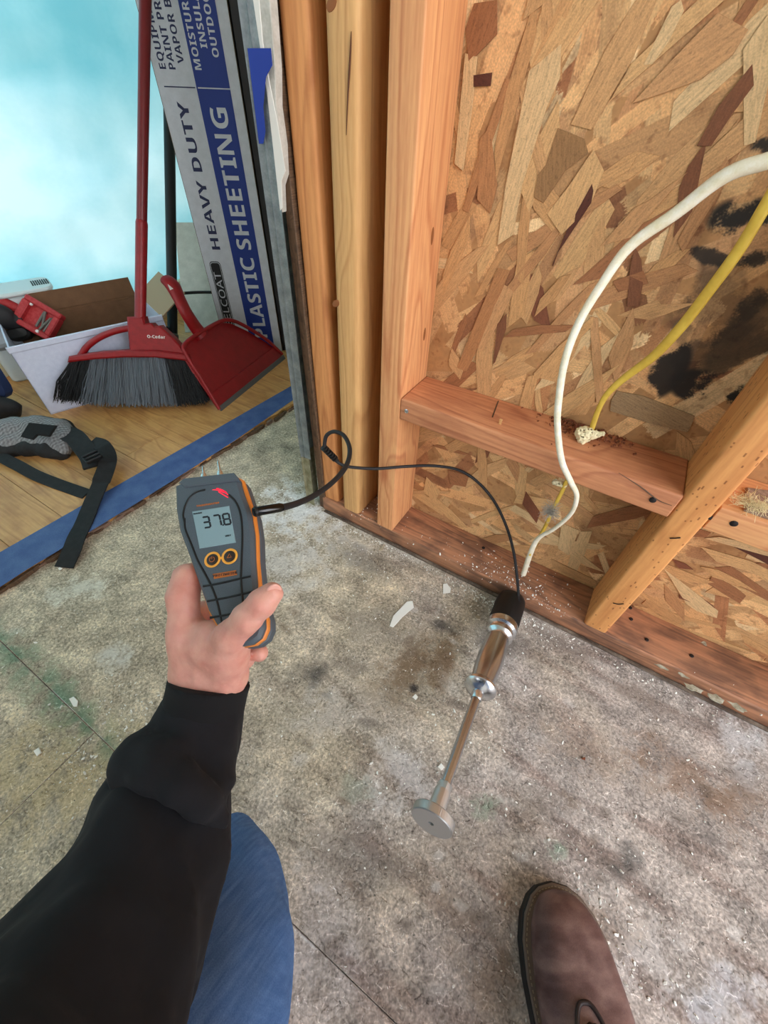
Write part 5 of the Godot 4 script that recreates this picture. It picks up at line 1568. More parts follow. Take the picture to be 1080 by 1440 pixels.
func build_harness(M: Dictionary) -> void:
	# the grey mesh pad and its black straps
	var o := thing("harness", "dusty black strap harness with a grey mesh pad lying over the blue tape", "harness")
	var pad := []
	var line := v3([-1.0558, 0.05, 0.3501, -1.0313, 0.05, 0.2976, -0.9828, 0.055, 0.2511, -0.9355, 0.058, 0.2131, -0.8904, 0.056, 0.1906, -0.8612, 0.05, 0.1906])
	for i in line.size() - 1:
		pad.append([line[i], line[i + 1], 0.030, 0.030 if i < 3 else 0.024])
		pad.append([line[i] + Vector3(0.02, -0.014, 0.03), line[i + 1] + Vector3(0.02, -0.014, 0.025), 0.018, 0.018])
	part("mesh_pad", body(pad, 0.004, 0.02, 0.003, 40.0), M.meshpad, o)
	var under := []
	for i in line.size() - 1:
		under.append([line[i] + Vector3(-0.02, -0.014, -0.014), line[i + 1] + Vector3(-0.02, -0.014, -0.016), 0.026, 0.024])
		under.append([line[i] + Vector3(0.015, -0.024, 0.045), line[i + 1] + Vector3(0.015, -0.024, 0.034), 0.020, 0.020])
	part("padding_edge", body(under, 0.005, 0.02, 0.004, 30.0), M.webbing, o)
	var s := Shape.new()
	s.prism(v2([-0.040, -0.020, -0.006, -0.026, 0.0, -0.012, 0.030, -0.014, 0.036, 0.018, -0.036, 0.020]), 0.0, 0.006, 0.002, frame(Vector3(0.8953, 0, -0.4454), Vector3(-0.763, 0.3336, -0.5537), Vector3(-0.8569, 0.091, 0.2314)))
	part("label_patch", s.done(), M.patch, o)
	s = Shape.new()
	s.band(smooth(v3([-0.8772, 0.06, 0.1923, -0.8243, 0.062, 0.1857, -0.7671, 0.058, 0.1971, -0.7294, 0.05, 0.2066, -0.7017, 0.045, 0.2195]), 6), 0.045, 0.006, v3([0.2, 1, 0.1]))
	part("shoulder_web", s.done(), M.webbing, o)
	s = Shape.new()
	s.prism(Shape.rect(0.036, 0.03, 0.004), 0.0, 0.010, 0.002, frame(Vector3(0.1476, 0, -0.989), Vector3(-0.932, 0.076, -0.3543), Vector3(-0.7104, 0.058, 0.2091)))
	part("buckle", s.done(), M.blackplastic, o)
	for k in 2:
		s = Shape.new()
		s.box(Vector3(0.034, 0.004, 0.004), Vector3(0, -0.006 + k * 0.012, 0.012), 0.001, frame(Vector3(0.1476, 0, -0.989), Vector3(-0.932, 0.076, -0.3543), Vector3(-0.7104, 0.058, 0.2091)))
		part("buckle_bar", s.done(), M.darkgrey, o)
	s = Shape.new()
	s.band(smooth(v3([-0.7793, 0.055, 0.1727, -0.7391, 0.06, 0.1678, -0.7029, 0.052, 0.1787, -0.6769, 0.045, 0.203, -0.6492, 0.034, 0.2428, -0.6254, 0.022, 0.2831, -0.586, 0.017, 0.33, -0.5608, 0.0165, 0.3613, -0.5376, 0.012, 0.3897, -0.5217, 0.003, 0.4186]), 6), 0.036, 0.003, v3([0.3, 1, 0.1, 0.9, 0.5, 0.1, 0.5, 0.8, 0.2, 0.1, 1, 0.1, 0.1, 1, 0.1, 0.1, 1, 0.05, 0.1, 1, 0, 0.2, 1, 0.1]))
	part("hanging_strap", s.done(), M.webbing, o)
	s = Shape.new()
	s.band(smooth(v3([-1.0392, 0.03, 0.3699, -0.9649, 0.032, 0.3233, -0.8953, 0.028, 0.3109, -0.8206, 0.022, 0.3038, -0.7451, 0.017, 0.2899, -0.6654, 0.0165, 0.2747]), 6), 0.028, 0.003, v3([0.1, 1, 0.1]))
	part("cross_strap", s.done(), M.webbing, o)
	s = Shape.new()
	s.tube(smooth(v3([-1.2464, 0.05, 0.2525, -1.1567, 0.05, 0.2223, -1.1175, 0.045, 0.199, -1.104, 0.035, 0.1838]), 5), [0.05, 0.045, 0.036, 0.02], 14, 0.7)
	part("rolled_web", s.done(), M.webbing, o)


func build_meter(M: Dictionary) -> void:
	var o := thing("moisture_meter", "grey handheld moisture meter with orange trim reading 37.8 held in the hand", "meter", frame(Vector3(0.7618, 0.1565, -0.6286), Vector3(-0.6396, 0.3357, -0.6915), Vector3(0.0116, 0.3808, 0.3738)))
	var s := Shape.new()
	var plan := v2([-0.0418, 0.0808, -0.0313, 0.0836, 0.0196, 0.0803, 0.0261, 0.0755, 0.0306, 0.0572, 0.0362, 0.0346, 0.038, 0.0122, 0.0373, -0.0145, 0.0384, -0.0467, 0.0415, -0.0623, 0.0435, -0.0721, 0.043, -0.0807, 0.0387, -0.0884, 0.031, -0.0924, 0.0209, -0.0924, 0.0085, -0.086, -0.004, -0.0696, -0.0104, -0.057, -0.0178, -0.0334, -0.0291, 0.0043, -0.0367, 0.0273, -0.041, 0.0529])
	s.prism(plan, -0.032, -0.0115, 0.005)
	part("back_shell", s.done(), M.meter, o)
	s = Shape.new()
	s.prism(plan, -0.0125, -0.0055, 0.0012)
	part("orange_trim", s.done(), M.orange, o)
	s = Shape.new()
	var face := v2([-0.0425, 0.0801, -0.0313, 0.0827, 0.0181, 0.0789, 0.0239, 0.0743, 0.0277, 0.0562, 0.034, 0.0335, 0.0362, 0.0111, 0.0357, -0.0142, 0.0364, -0.0464, 0.0395, -0.0625, 0.0419, -0.0718, 0.0417, -0.0798, 0.0378, -0.0877, 0.0304, -0.0917, 0.021, -0.0918, 0.0092, -0.0855, -0.002, -0.0668, -0.0084, -0.0548, -0.0158, -0.0324, -0.0285, 0.0056, -0.0367, 0.0288, -0.041, 0.0529])
	s.prism(face, -0.012, 0.002, 0.003)
	part("front_cover", s.done(), M.meter, o)
	s = Shape.new()
	s.prism(v2([-0.0373, 0.0807, -0.0321, 0.0846, 0.0203, 0.0801, 0.0246, 0.0733, 0.0252, 0.0699, -0.0312, 0.0744]), -0.026, 0.0042, 0.0009)
	part("top_bumper", s.done(), M.meter, o)
	# the rubber groove round the display
	for pts in [v3([-0.0312, 0.0361, 0.0018, -0.0328, 0.0441, 0.0018, -0.0308, 0.054, 0.0018, -0.0265, 0.0619, 0.0018, -0.0192, 0.0669, 0.0018, -0.0103, 0.0675, 0.0018]), v3([0.0138, 0.0567, 0.0018, 0.0201, 0.0482, 0.0018, 0.0241, 0.0371, 0.0018, 0.0258, 0.0244, 0.0018, 0.0258, 0.0058, 0.0018, 0.0245, -0.012, 0.0018, 0.0231, -0.0304, 0.0018]), v3([-0.0312, 0.0399, 0.0018, -0.0303, 0.0282, 0.0018, -0.0244, 0.0121, 0.0018, -0.0179, -0.0058, 0.0018, -0.0097, -0.0227, 0.0018, -0.0037, -0.0361, 0.0018, 0.0008, -0.0501, 0.0018, 0.0044, -0.068, 0.0018, 0.0067, -0.0808, 0.0018]), v3([-0.0124, -0.0324, 0.0018, 0.003, -0.0327, 0.0018, 0.0231, -0.0318, 0.0018, 0.0325, -0.0316, 0.0018]), v3([-0.0084, -0.0471, 0.0018, 0.0094, -0.0472, 0.0018, 0.0259, -0.0464, 0.0018, 0.0338, -0.0459, 0.0018]), v3([-0.0059, -0.0623, 0.0018, 0.009, -0.0626, 0.0018, 0.0253, -0.0618, 0.0018]), v3([0.0231, -0.0304, 0.0018, 0.0234, -0.0426, 0.0018, 0.0246, -0.0623, 0.0018, 0.0265, -0.0783, 0.0018])]:
		s = Shape.new()
		s.tube(smooth(pts, 5), [0.0011], 8)
		part("rubber_groove", s.done(), M.groove, o)
	s = Shape.new()
	s.tube(smooth(v3([-0.003, 0.0659, 0.002, 0.0015, 0.065, 0.002, 0.0058, 0.0624, 0.002, 0.0102, 0.0599, 0.002, 0.0138, 0.0559, 0.002]), 5), [0.0002, 0.0005, 0.0006, 0.0005, 0.0002], 8)
	part("red_light", s.done(), M.led, o)
	for pts in [v3([0.0015, 0.0666, 0.0022, 0.0066, 0.0639, 0.0022, 0.0117, 0.0596, 0.0022]), v3([0.0036, 0.0621, 0.0022, 0.0072, 0.0589, 0.0022, 0.013, 0.0537, 0.0022])]:
		s = Shape.new()
		s.tube(smooth(pts, 4), [0.0004], 6)
		part("red_light_rib", s.done(), M.led, o)
	# display: bezel, pane, digits of seven segments
	var sc := Vector2(-0.0234, 0.0453)
	s = Shape.new()
	s.prism(v2([-0.0237, 0.0458, 0.0139, 0.0443, 0.0195, 0.0041, -0.0159, 0.005]), 0.0, 0.0026, 0.0006)
	part("display", s.done(), M.lcd, o)
	var across := (Vector2(0.0139, 0.0439) - sc)
	var down := (Vector2(-0.0159, 0.005) - sc)
	var seg := func(a: Vector2, b: Vector2) -> void:
		var pa := sc + across * a.x + down * a.y
		var pb := sc + across * b.x + down * b.y
		var v := (pb - pa).normalized() * 0.0004
		var n := v.orthogonal().normalized() * 0.0009
		var q := Shape.new()
		q.prism(PackedVector2Array([pa + v * 0.2, pa + v * 1.6 + n, pb - v * 1.6 + n, pb - v * 0.2, pb - v * 1.6 - n, pa + v * 1.6 - n]), 0.0024, 0.0029, 0.0)
		part("digit_segment", q.done(), M.lcdink, o)
	var digits := [[0.24, 0.20, "abcdg"], [0.53, 0.20, "abc"], [0.78, 0.20, "abcdefg"]]
	for g in digits:
		var x: float = g[0]
		var y: float = g[1]
		var w := 0.165
		var h := 0.145
		var ends := {"a": [0, 0, 1, 0], "b": [1, 0, 1, 1], "c": [1, 1, 1, 2], "d": [0, 2, 1, 2], "e": [0, 1, 0, 2], "f": [0, 0, 0, 1], "g": [0, 1, 1, 1]}
		for c in g[2]:
			var e: Array = ends[c]
			seg.call(Vector2(x + e[0] * w, y + e[1] * h), Vector2(x + e[2] * w, y + e[3] * h))
	seg.call(Vector2(0.725, 0.475), Vector2(0.75, 0.505))
	var lean := atan2(across.y, across.x)
	var put := func(words: String, tall: float, m: Material, a: Vector2, lift: float, stretch := 1.0) -> void:
		var p := sc + across * a.x + down * a.y
		text("lettering", words, tall, m, o, Transform3D(Basis(Vector3.BACK, lean), Vector3(p.x, p.y, lift)), true, stretch, 0.0003)
	put.call("%WME", 0.0015, M.lcdink, Vector2(0.14, 0.07), 0.0028, 1.3)
	put.call("WET", 0.0016, M.lcdink, Vector2(0.80, 0.79), 0.0028, 1.3)
	put.call("TIMBERMASTER", 0.0017, M.orangeprint, Vector2(0.45, -0.14), 0.0022, 1.3)
	# buttons
	for q in [Vector2(-0.0032, -0.0087), Vector2(0.0133, -0.0087)]:
		s = Shape.new()
		s.lathe(v2([0.0072, 0.001, 0.0078, 0.0028, 0.0066, 0.0034, 0.0056, 0.0028, 0.0054, 0.0015]), 32, Transform3D(Basis(Vector3.RIGHT, PI / 2), Vector3(q.x, q.y, 0)))
		part("button_ring", s.done(), M.yellow, o)
		s = Shape.new()
		s.lathe(v2([0.0056, 0.001, 0.0054, 0.0030, 0.004, 0.0034, 0, 0.0035]), 32, Transform3D(Basis(Vector3.RIGHT, PI / 2), Vector3(q.x, q.y, 0)))
		part("button", s.done(), M.button, o)
	s = Shape.new()
	var bp := Vector2(-0.0032, -0.0087)
	var arc := PackedVector3Array()
	for i in 17:
		var a := PI / 2 + 0.5 + (TAU - 1.0) * i / 16.0
		arc.append(Vector3(bp.x + 0.0024 * cos(a), bp.y + 0.0024 * sin(a), 0.0036))
	s.tube(arc, [0.0003], 6)
	s.tube(PackedVector3Array([Vector3(bp.x, bp.y + 0.0003, 0.0037), Vector3(bp.x, bp.y + 0.0028, 0.0037)]), [0.0003], 6)
	part("power_mark", s.done(), M.orangeprint, o)
	s = Shape.new()
	bp = Vector2(0.0133, -0.0087)
	s.tube(PackedVector3Array([Vector3(bp.x - 0.002, bp.y - 0.0014, 0.0037), Vector3(bp.x + 0.002, bp.y - 0.0014, 0.0037), Vector3(bp.x + 0.0004, bp.y + 0.0022, 0.0037), Vector3(bp.x - 0.002, bp.y - 0.0014, 0.0037)]), [0.0003], 6)
	part("triangle_mark", s.done(), M.orangeprint, o)
	s = Shape.new()
	s.box(Vector3(0.0034, 0.0022, 0.0014), Vector3.ZERO, 0.0004, Transform3D(Basis(Vector3.BACK, lean), Vector3(0.005, -0.0087, 0.0026)))
	part("button_bridge", s.done(), M.yellow, o)
	# name plate
	s = Shape.new()
	s.prism(v2([-0.0033, -0.0226, 0.0187, -0.0231, 0.0199, -0.0278, -0.002, -0.0276]), 0.0, 0.0026, 0.0005)
	part("name_plate", s.done(), M.orangeprint, o)
	var np := Vector2(0.0085, -0.0254)
	text("lettering", "PROTIMETER", 0.0023, M.lcdink, o, Transform3D(Basis(Vector3.BACK, lean), Vector3(np.x, np.y, 0.0027)), true, 1.15, 0.0003)
	# pins
	for q in [[Vector2(-0.0182, 0.0876), Vector2(-0.0202, 0.1018)], [Vector2(-0.0005, 0.0872), Vector2(-0.0034, 0.1051)]]:
		var a := Vector3(q[0].x, q[0].y, -0.012)
		var b := Vector3(q[1].x, q[1].y + 0.005, -0.012)
		var len := a.distance_to(b)
		s = Shape.new()
		s.lathe(v2([0.0032, -0.002, 0.0032, 0.005, 0.0026, 0.0055, 0.0026, 0.0075, 0.0018, 0.0085, 0.0011, 0.009]), 14, along(a, b))
		part("pin_socket", s.done(), M.steel, o)
		s = Shape.new()
		s.lathe(v2([0.0013, 0.008, 0.0012, len - 0.004, 0, len + 0.001]), 10, along(a, b))
		part("pin", s.done(), M.steel, o)


func build_probe(M: Dictionary) -> void:
	var a := Vector3(0.2752, 0.0262, 0.0165)
	var b := Vector3(0.2934, 0.1272, 0.4111)
	var o := thing("hammer_probe", "steel slide hammer moisture probe with its black foot against the sole plate", "probe", along(a, b))
	var s := Shape.new()
	s.lathe(v2([0, -0.004, 0.022, -0.004, 0.0255, 0.0, 0.0265, 0.01, 0.0265, 0.066, 0.0245, 0.071]), 36)
	part("black_foot", s.done(), M.blackplastic, o)
	for k in [-1.0, 1.0]:
		s = Shape.new()
		s.lathe(v2([0.0, -0.022, 0.0014, -0.016, 0.0014, 0.0]), 8, Transform3D(Basis.IDENTITY, Vector3(0.011 * k, 0, 0)))
		part("pin", s.done(), M.steel, o)
	s = Shape.new()
	s.lathe(v2([0.0225, 0.068, 0.0268, 0.071, 0.0272, 0.078, 0.0262, 0.0835, 0.0215, 0.086, 0.0205, 0.090, 0.0235, 0.0935, 0.0232, 0.098, 0.019, 0.102, 0.0178, 0.106]), 40)
	part("collar", s.done(), M.steel, o)
	s = Shape.new()
	s.lathe(v2([0.0175, 0.100, 0.0178, 0.112, 0.0196, 0.130, 0.0208, 0.150, 0.0203, 0.172, 0.0184, 0.192, 0.0165, 0.206, 0.0158, 0.212]), 40)
	part("sliding_weight", s.done(), M.darksteel, o)
	s = Shape.new()
	s.lathe(v2([0.0155, 0.205, 0.0215, 0.207, 0.0242, 0.2105, 0.0242, 0.2145, 0.021, 0.2185, 0.012, 0.222, 0.0085, 0.2235, 0.0082, 0.234, 0.0070, 0.236]), 40)
	part("flange", s.done(), M.steel, o)
	s = Shape.new()
	s.lathe(v2([0.0066, 0.228, 0.0066, 0.372]), 28)
	part("rod", s.done(), M.darksteel, o)
	s = Shape.new()
	s.lathe(v2([0.0066, 0.362, 0.0092, 0.364, 0.0092, 0.372, 0.0066, 0.374]), 6)
	part("hex_nut", s.done(), M.steelmatt, o)
	s = Shape.new()
	s.lathe(v2([0.0066, 0.371, 0.0098, 0.3725, 0.0102, 0.400]), 28)
	part("hub", s.done(), M.steelmatt, o)
	s = Shape.new()
	s.lathe(v2([0.0, 0.3985, 0.0235, 0.3985, 0.0245, 0.3995]), 96)
	s.lathe(v2([0.0245, 0.3995, 0.0245, 0.4085]), 120, Transform3D.IDENTITY, 0.02)
	s.lathe(v2([0.0245, 0.4085, 0.0235, 0.4095, 0.0032, 0.4095, 0.003, 0.405, 0, 0.405]), 96)
	part("striking_disc", s.done(), M.steelmatt, o)
	s = Shape.new()
	s.lathe(v2([0.0, 0.4062, 0.0026, 0.406]), 16)
	part("disc_hole", s.done(), M.ink, o)
	var c := a + (b - a).normalized() * 0.03 + Vector3(0.0072, 0.0259, -0.0025)
	# the lead from the meter to the probe
	o = thing("probe_lead", "thin black lead looping from the meter to the hammer probe", "cable")
	s = Shape.new()
	var way := v3([0.0393, 0.4002, 0.3092, 0.0358, 0.3826, 0.2823, 0.0282, 0.3614, 0.2454, 0.0204, 0.3458, 0.2018, 0.0072, 0.3333, 0.1576, -0.0119, 0.3302, 0.1221, -0.0366, 0.3313, 0.1013, -0.057, 0.3294, 0.0987, -0.07, 0.3186, 0.1025, -0.0716, 0.301, 0.108])
	s.tube(smooth(way, 7), [0.0036, 0.0034, 0.0034, 0.0034, 0.0034, 0.0033, 0.0032, 0.0030, 0.0030, 0.0030], 12)
	part("lead_front", s.done(), M.lead, o)
	s = Shape.new()
	var go := v3([-0.0654, 0.2685, 0.0937, -0.057, 0.2568, 0.0864, -0.0446, 0.2475, 0.0737, -0.0159, 0.234, 0.0401, 0.0179, 0.2251, -0.0019, 0.055, 0.2145, -0.044, 0.0936, 0.2007, -0.0746, 0.1315, 0.1795, -0.0873, 0.1718, 0.1518, -0.0852, 0.2104, 0.1198, -0.0684, 0.2411, 0.0914, -0.0431, 0.2656, 0.0673, -0.0112, 0.2824, 0.0529, 0.0185, 0.2862, 0.0481, 0.0338])
	s.tube(smooth(go, 7), [0.0027], 12)
	part("lead_rear", s.done(), M.lead, o)
	var sa := Vector3(-0.0731, 0.299, 0.108)
	var sb := Vector3(-0.0629, 0.2638, 0.0896)
	s = Shape.new()
	for i in 6:
		var t := 0.06 + i * 0.15
		s.lathe(v2([0.0030, -0.0022, 0.0056, -0.0018, 0.0056, 0.0018, 0.0030, 0.0022]), 16, along(sa.lerp(sb, t), sb + (sb - sa)))
	s.lathe(v2([0.0, -0.001, 0.0034, -0.001, 0.0034, sa.distance_to(sb), 0, sa.distance_to(sb)]), 14, along(sa, sb))
	part("strain_relief", s.done(), M.blackplastic, o)
	s = Shape.new()
	var ja := Vector3(0.0263, 0.4075, 0.3329)
	var jb := Vector3(0.0391, 0.3993, 0.3071)
	var jl := ja.distance_to(jb)
	s.lathe(v2([0, 0, 0.0040, 0, 0.0046, 0.001, 0.0046, jl - 0.003, 0.0036, jl, 0, jl]), 18, along(ja, jb))
	part("plug", s.done(), M.gloss, o)
	s = Shape.new()
	s.lathe(v2([0.0046, 0.001, 0.0052, 0.0015, 0.0052, 0.003, 0.0046, 0.0035]), 18, along(ja, jb))
	part("plug_ring", s.done(), M.blackplastic, o)
	var ka := Vector3(0.2872, 0.0463, 0.0354)
	s = Shape.new()
	s.lathe(v2([0.0052, -0.012, 0.0062, -0.008, 0.0062, 0.008, 0.0034, 0.018]), 16, along(ka, Vector3(0.2824, 0.0529, 0.0185)))
	part("cable_gland", s.done(), M.blackplastic, o)


func build_person(M: Dictionary) -> void:
	var o := thing("person", "person kneeling in a black hoodie and blue jeans, left hand gripping the meter", "person")
	var p := func(a: Vector3, b: Vector3, ra: float, rb: float) -> Array: return [a, b, ra, rb]
	# the hand: palm, a thumb across the face of the meter, four fingers round its back
	var hand := [
		[Vector3(0.0554, 0.2438, 0.4818), Vector3(0.0484, 0.2783, 0.4556), 0.027, 0.027],
		[Vector3(0.0484, 0.2783, 0.4556), Vector3(0.0449, 0.3123, 0.4329), 0.027, 0.024],
		[Vector3(0.0499, 0.2589, 0.4748), Vector3(0.0346, 0.2892, 0.457), 0.024, 0.021],
		[Vector3(0.0346, 0.2892, 0.457), Vector3(0.0172, 0.3252, 0.4365), 0.021, 0.0165],
		[Vector3(0.0581, 0.2621, 0.463), Vector3(0.0644, 0.2952, 0.4409), 0.023, 0.0195],
		[Vector3(0.0644, 0.2952, 0.4409), Vector3(0.0651, 0.3273, 0.4282), 0.0195, 0.018],
		[Vector3(0.021, 0.3187, 0.4389), Vector3(0.0492, 0.3244, 0.4326), 0.018, 0.018],
		[Vector3(0.0492, 0.3244, 0.4326), Vector3(0.0632, 0.3296, 0.4282), 0.018, 0.017],
		[Vector3(0.0153, 0.3276, 0.4348), Vector3(-0.0012, 0.3477, 0.4163), 0.015, 0.0138],
		[Vector3(-0.0012, 0.3477, 0.4163), Vector3(-0.008, 0.3545, 0.402), 0.0138, 0.013],
		[Vector3(-0.008, 0.3545, 0.402), Vector3(-0.0095, 0.3431, 0.3865), 0.013, 0.0115],
		[Vector3(-0.0095, 0.3431, 0.3865), Vector3(-0.001, 0.3271, 0.3743), 0.0115, 0.01],
		[Vector3(-0.001, 0.3271, 0.3743), Vector3(0.0106, 0.3199, 0.3697), 0.01, 0.0085],
		[Vector3(0.0274, 0.326, 0.4331), Vector3(0.0459, 0.3359, 0.4271), 0.013, 0.012],
		[Vector3(0.0459, 0.3359, 0.4271), Vector3(0.0623, 0.3407, 0.4253), 0.012, 0.013],
		[Vector3(0.0656, 0.3198, 0.432), Vector3(0.0708, 0.3507, 0.4216), 0.018, 0.0138],
		[Vector3(0.0708, 0.3507, 0.4216), Vector3(0.0819, 0.3725, 0.4072), 0.0138, 0.012],
		[Vector3(0.0819, 0.3725, 0.4072), Vector3(0.0893, 0.3853, 0.3941), 0.012, 0.0112],
		[Vector3(0.0893, 0.3853, 0.3941), Vector3(0.0934, 0.3909, 0.3849), 0.0112, 0.0098],
		[Vector3(0.0148, 0.3029, 0.4382), Vector3(-0.0099, 0.3023, 0.4231), 0.017, 0.0135],
		[Vector3(-0.0099, 0.3023, 0.4231), Vector3(-0.0146, 0.2842, 0.4042), 0.0135, 0.0115],
		[Vector3(-0.0146, 0.2842, 0.4042), Vector3(0.0119, 0.2795, 0.3945), 0.0115, 0.0105],
		[Vector3(0.0119, 0.2795, 0.3945), Vector3(0.0411, 0.288, 0.3943), 0.0105, 0.009],
		[Vector3(0.0196, 0.2898, 0.4413), Vector3(-0.0031, 0.2812, 0.4279), 0.017, 0.013],
		[Vector3(-0.0031, 0.2812, 0.4279), Vector3(0.0007, 0.2637, 0.4103), 0.013, 0.011],
		[Vector3(0.0007, 0.2637, 0.4103), Vector3(0.0348, 0.2688, 0.4044), 0.011, 0.01],
		[Vector3(0.0348, 0.2688, 0.4044), Vector3(0.0632, 0.2905, 0.4087), 0.01, 0.0092],
		[Vector3(0.0632, 0.2905, 0.4087), Vector3(0.078, 0.3005, 0.4082), 0.0092, 0.0086],
		[Vector3(0.0304, 0.2781, 0.446), Vector3(0.0117, 0.2665, 0.434), 0.016, 0.0115],
		[Vector3(0.0117, 0.2665, 0.434), Vector3(0.0196, 0.2544, 0.4207), 0.0115, 0.01],
		[Vector3(0.0196, 0.2544, 0.4207), Vector3(0.0467, 0.2669, 0.4167), 0.01, 0.0088],
		[Vector3(0.0467, 0.2669, 0.4167), Vector3(0.0626, 0.2794, 0.4175), 0.0088, 0.0078]
	]
	part("hand", body(hand, 0.0020, 0.007, 0.0006, 90.0), M.skin, o)
	# nail of the thumb
	var s := Shape.new()
	s.prism(Shape.rect(0.0105, 0.0125, 0.0045), -0.001, 0.0008, 0.0007, frame(Vector3(0.4875, 0.4053, -0.7733), Vector3(-0.4881, 0.7033, 0.5169), Vector3(0.0967, 0.3982, 0.3833)))
	part("thumb_nail", s.done(), M.nailmat, o)
	# sleeve, with the fold pushed up behind the cuff, and the rest of the top
	var sleeve := [
		[Vector3(0.0671, 0.2553, 0.4929), Vector3(0.0738, 0.2503, 0.5218), 0.0335, 0.039],
		[Vector3(0.0738, 0.2503, 0.5218), Vector3(0.0863, 0.2482, 0.5508), 0.039, 0.0485],
		[Vector3(0.0863, 0.2482, 0.5508), Vector3(0.1002, 0.2487, 0.5757), 0.0485, 0.054],
		[Vector3(0.1002, 0.2487, 0.5757), Vector3(0.115, 0.2558, 0.6089), 0.054, 0.0595],
		[Vector3(0.115, 0.2558, 0.6089), Vector3(0.1303, 0.2743, 0.6313), 0.0595, 0.06],
		[Vector3(0.1303, 0.2743, 0.6313), Vector3(0.1411, 0.293, 0.6408), 0.06, 0.06],
		[Vector3(0.1411, 0.293, 0.6408), Vector3(0.171, 0.3491, 0.681), 0.06, 0.062],
		[Vector3(0.171, 0.3491, 0.681), Vector3(0.0238, 0.8536, 0.8395), 0.062, 0.075],
		[Vector3(0.0238, 0.8536, 0.8395), Vector3(0.3203, 0.8293, 0.8138), 0.08, 0.12],
		[Vector3(0.3203, 0.8293, 0.8138), Vector3(0.3403, 0.4693, 0.8938), 0.15, 0.15],
		[Vector3(0.3203, 0.8293, 0.8138), Vector3(0.4905, 0.895, 0.7089), 0.12, 0.09],
		[Vector3(0.4905, 0.895, 0.7089), Vector3(0.6096, 0.679, 0.6155), 0.075, 0.06],
		[Vector3(0.6096, 0.679, 0.6155), Vector3(0.4558, 0.7265, 0.5611), 0.056, 0.04]
	]
	part("hoodie", body(sleeve, 0.006, 0.024, 0.011, 11.0, Vector3(1.0, 1.5, 1.0)), M.black, o)
	part("sleeve_fold", body([[Vector3(0.0534, 0.2686, 0.4645), Vector3(0.0582, 0.2618, 0.4784), 0.034, 0.036], [Vector3(0.0582, 0.2618, 0.4784), Vector3(0.0649, 0.255, 0.4978), 0.036, 0.04], [Vector3(0.0649, 0.255, 0.4978), Vector3(0.0693, 0.2538, 0.5135), 0.04, 0.044], [Vector3(0.0427, 0.2765, 0.5381), Vector3(0.0579, 0.289, 0.5376), 0.0125, 0.013], [Vector3(0.0579, 0.289, 0.5376), Vector3(0.0819, 0.3022, 0.5279), 0.013, 0.012], [Vector3(0.0819, 0.3022, 0.5279), Vector3(0.1047, 0.3021, 0.5217), 0.012, 0.0105], [Vector3(0.1047, 0.3021, 0.5217), Vector3(0.1214, 0.2882, 0.5222), 0.0105, 0.0095], [Vector3(0.1214, 0.2882, 0.5222), Vector3(0.1332, 0.2627, 0.5263), 0.0095, 0.009], [Vector3(0.0427, 0.2765, 0.5381), Vector3(0.0466, 0.2827, 0.5283), 0.0125, 0.013], [Vector3(0.0466, 0.2827, 0.5283), Vector3(0.0695, 0.3003, 0.5173), 0.013, 0.014], [Vector3(0.0957, 0.2694, 0.4928), Vector3(0.1136, 0.2646, 0.5052), 0.014, 0.013]], 0.0035, 0.016, 0.003, 24.0), M.black, o)
	var cuff := [[Vector3(0.0499, 0.2828, 0.4526), Vector3(0.0559, 0.2679, 0.4705), 0.0385, 0.0365],
		[Vector3(0.0559, 0.2679, 0.4705), Vector3(0.0583, 0.2604, 0.4816), 0.0365, 0.0335]]
	part("ribbed_cuff", body(cuff, 0.003, 0.006, 0.0, 9.0, Vector3.ONE, [[Vector3(0.0487, 0.2847, 0.4526), Vector3(-0.3034, 0.588, -0.7498)]]), M.rib, o)
	# jeans: left knee on the floor, right foot forward
	var legs := [
		[Vector3(0.1073, 0.0715, 0.5525), Vector3(0.136, 0.0943, 0.5753), 0.036, 0.05],
		[Vector3(0.136, 0.0943, 0.5753), Vector3(0.1664, 0.1191, 0.603), 0.05, 0.06],
		[Vector3(0.1664, 0.1191, 0.603), Vector3(0.1848, 0.15, 0.6387), 0.06, 0.069],
		[Vector3(0.1848, 0.15, 0.6387), Vector3(0.2603, 0.4193, 0.8938), 0.069, 0.1],
		[Vector3(0.136, 0.0543, 0.6053), Vector3(0.1273, 0.0665, 0.9325), 0.05, 0.045],
		[Vector3(0.575, 0.2, 0.5798), Vector3(0.555, 0.5, 0.6298), 0.055, 0.072],
		[Vector3(0.555, 0.5, 0.6298), Vector3(0.4203, 0.4193, 0.8938), 0.075, 0.1],
		[Vector3(0.2603, 0.4293, 0.8938), Vector3(0.4203, 0.4293, 0.8938), 0.13, 0.13]
	]
	part("jeans", body(legs, 0.0075, 0.03, 0.004, 14.0, Vector3(1, 1, 1), [[Vector3(0, 0.0005, 0), Vector3.DOWN]]), M.denim, o)
	s = Shape.new()
	s.tube(smooth(v3([0.1984, 0.0581, 0.5666, 0.2132, 0.0739, 0.5808, 0.2286, 0.1105, 0.5946, 0.2399, 0.1358, 0.6075, 0.2504, 0.1861, 0.6157]), 6), [0.0016], 6, 1.0)
	part("side_seam", s.done(), M.denimseam, o)
	# boot
	var boot := holder("boot", o, frame(Vector3(0.5034, 0, 0.8641), Vector3(0.8641, 0, -0.5034), Vector3(0.4517, 0, 0.3681)))
	var plan := PackedVector2Array()
	var prof := [0.0, 0.0, 0.004, 0.018, 0.012, 0.030, 0.028, 0.042, 0.05, 0.0495, 0.08, 0.052, 0.115, 0.050, 0.155, 0.044, 0.20, 0.038, 0.245, 0.037, 0.275, 0.032, 0.295, 0.018, 0.30, 0.0]
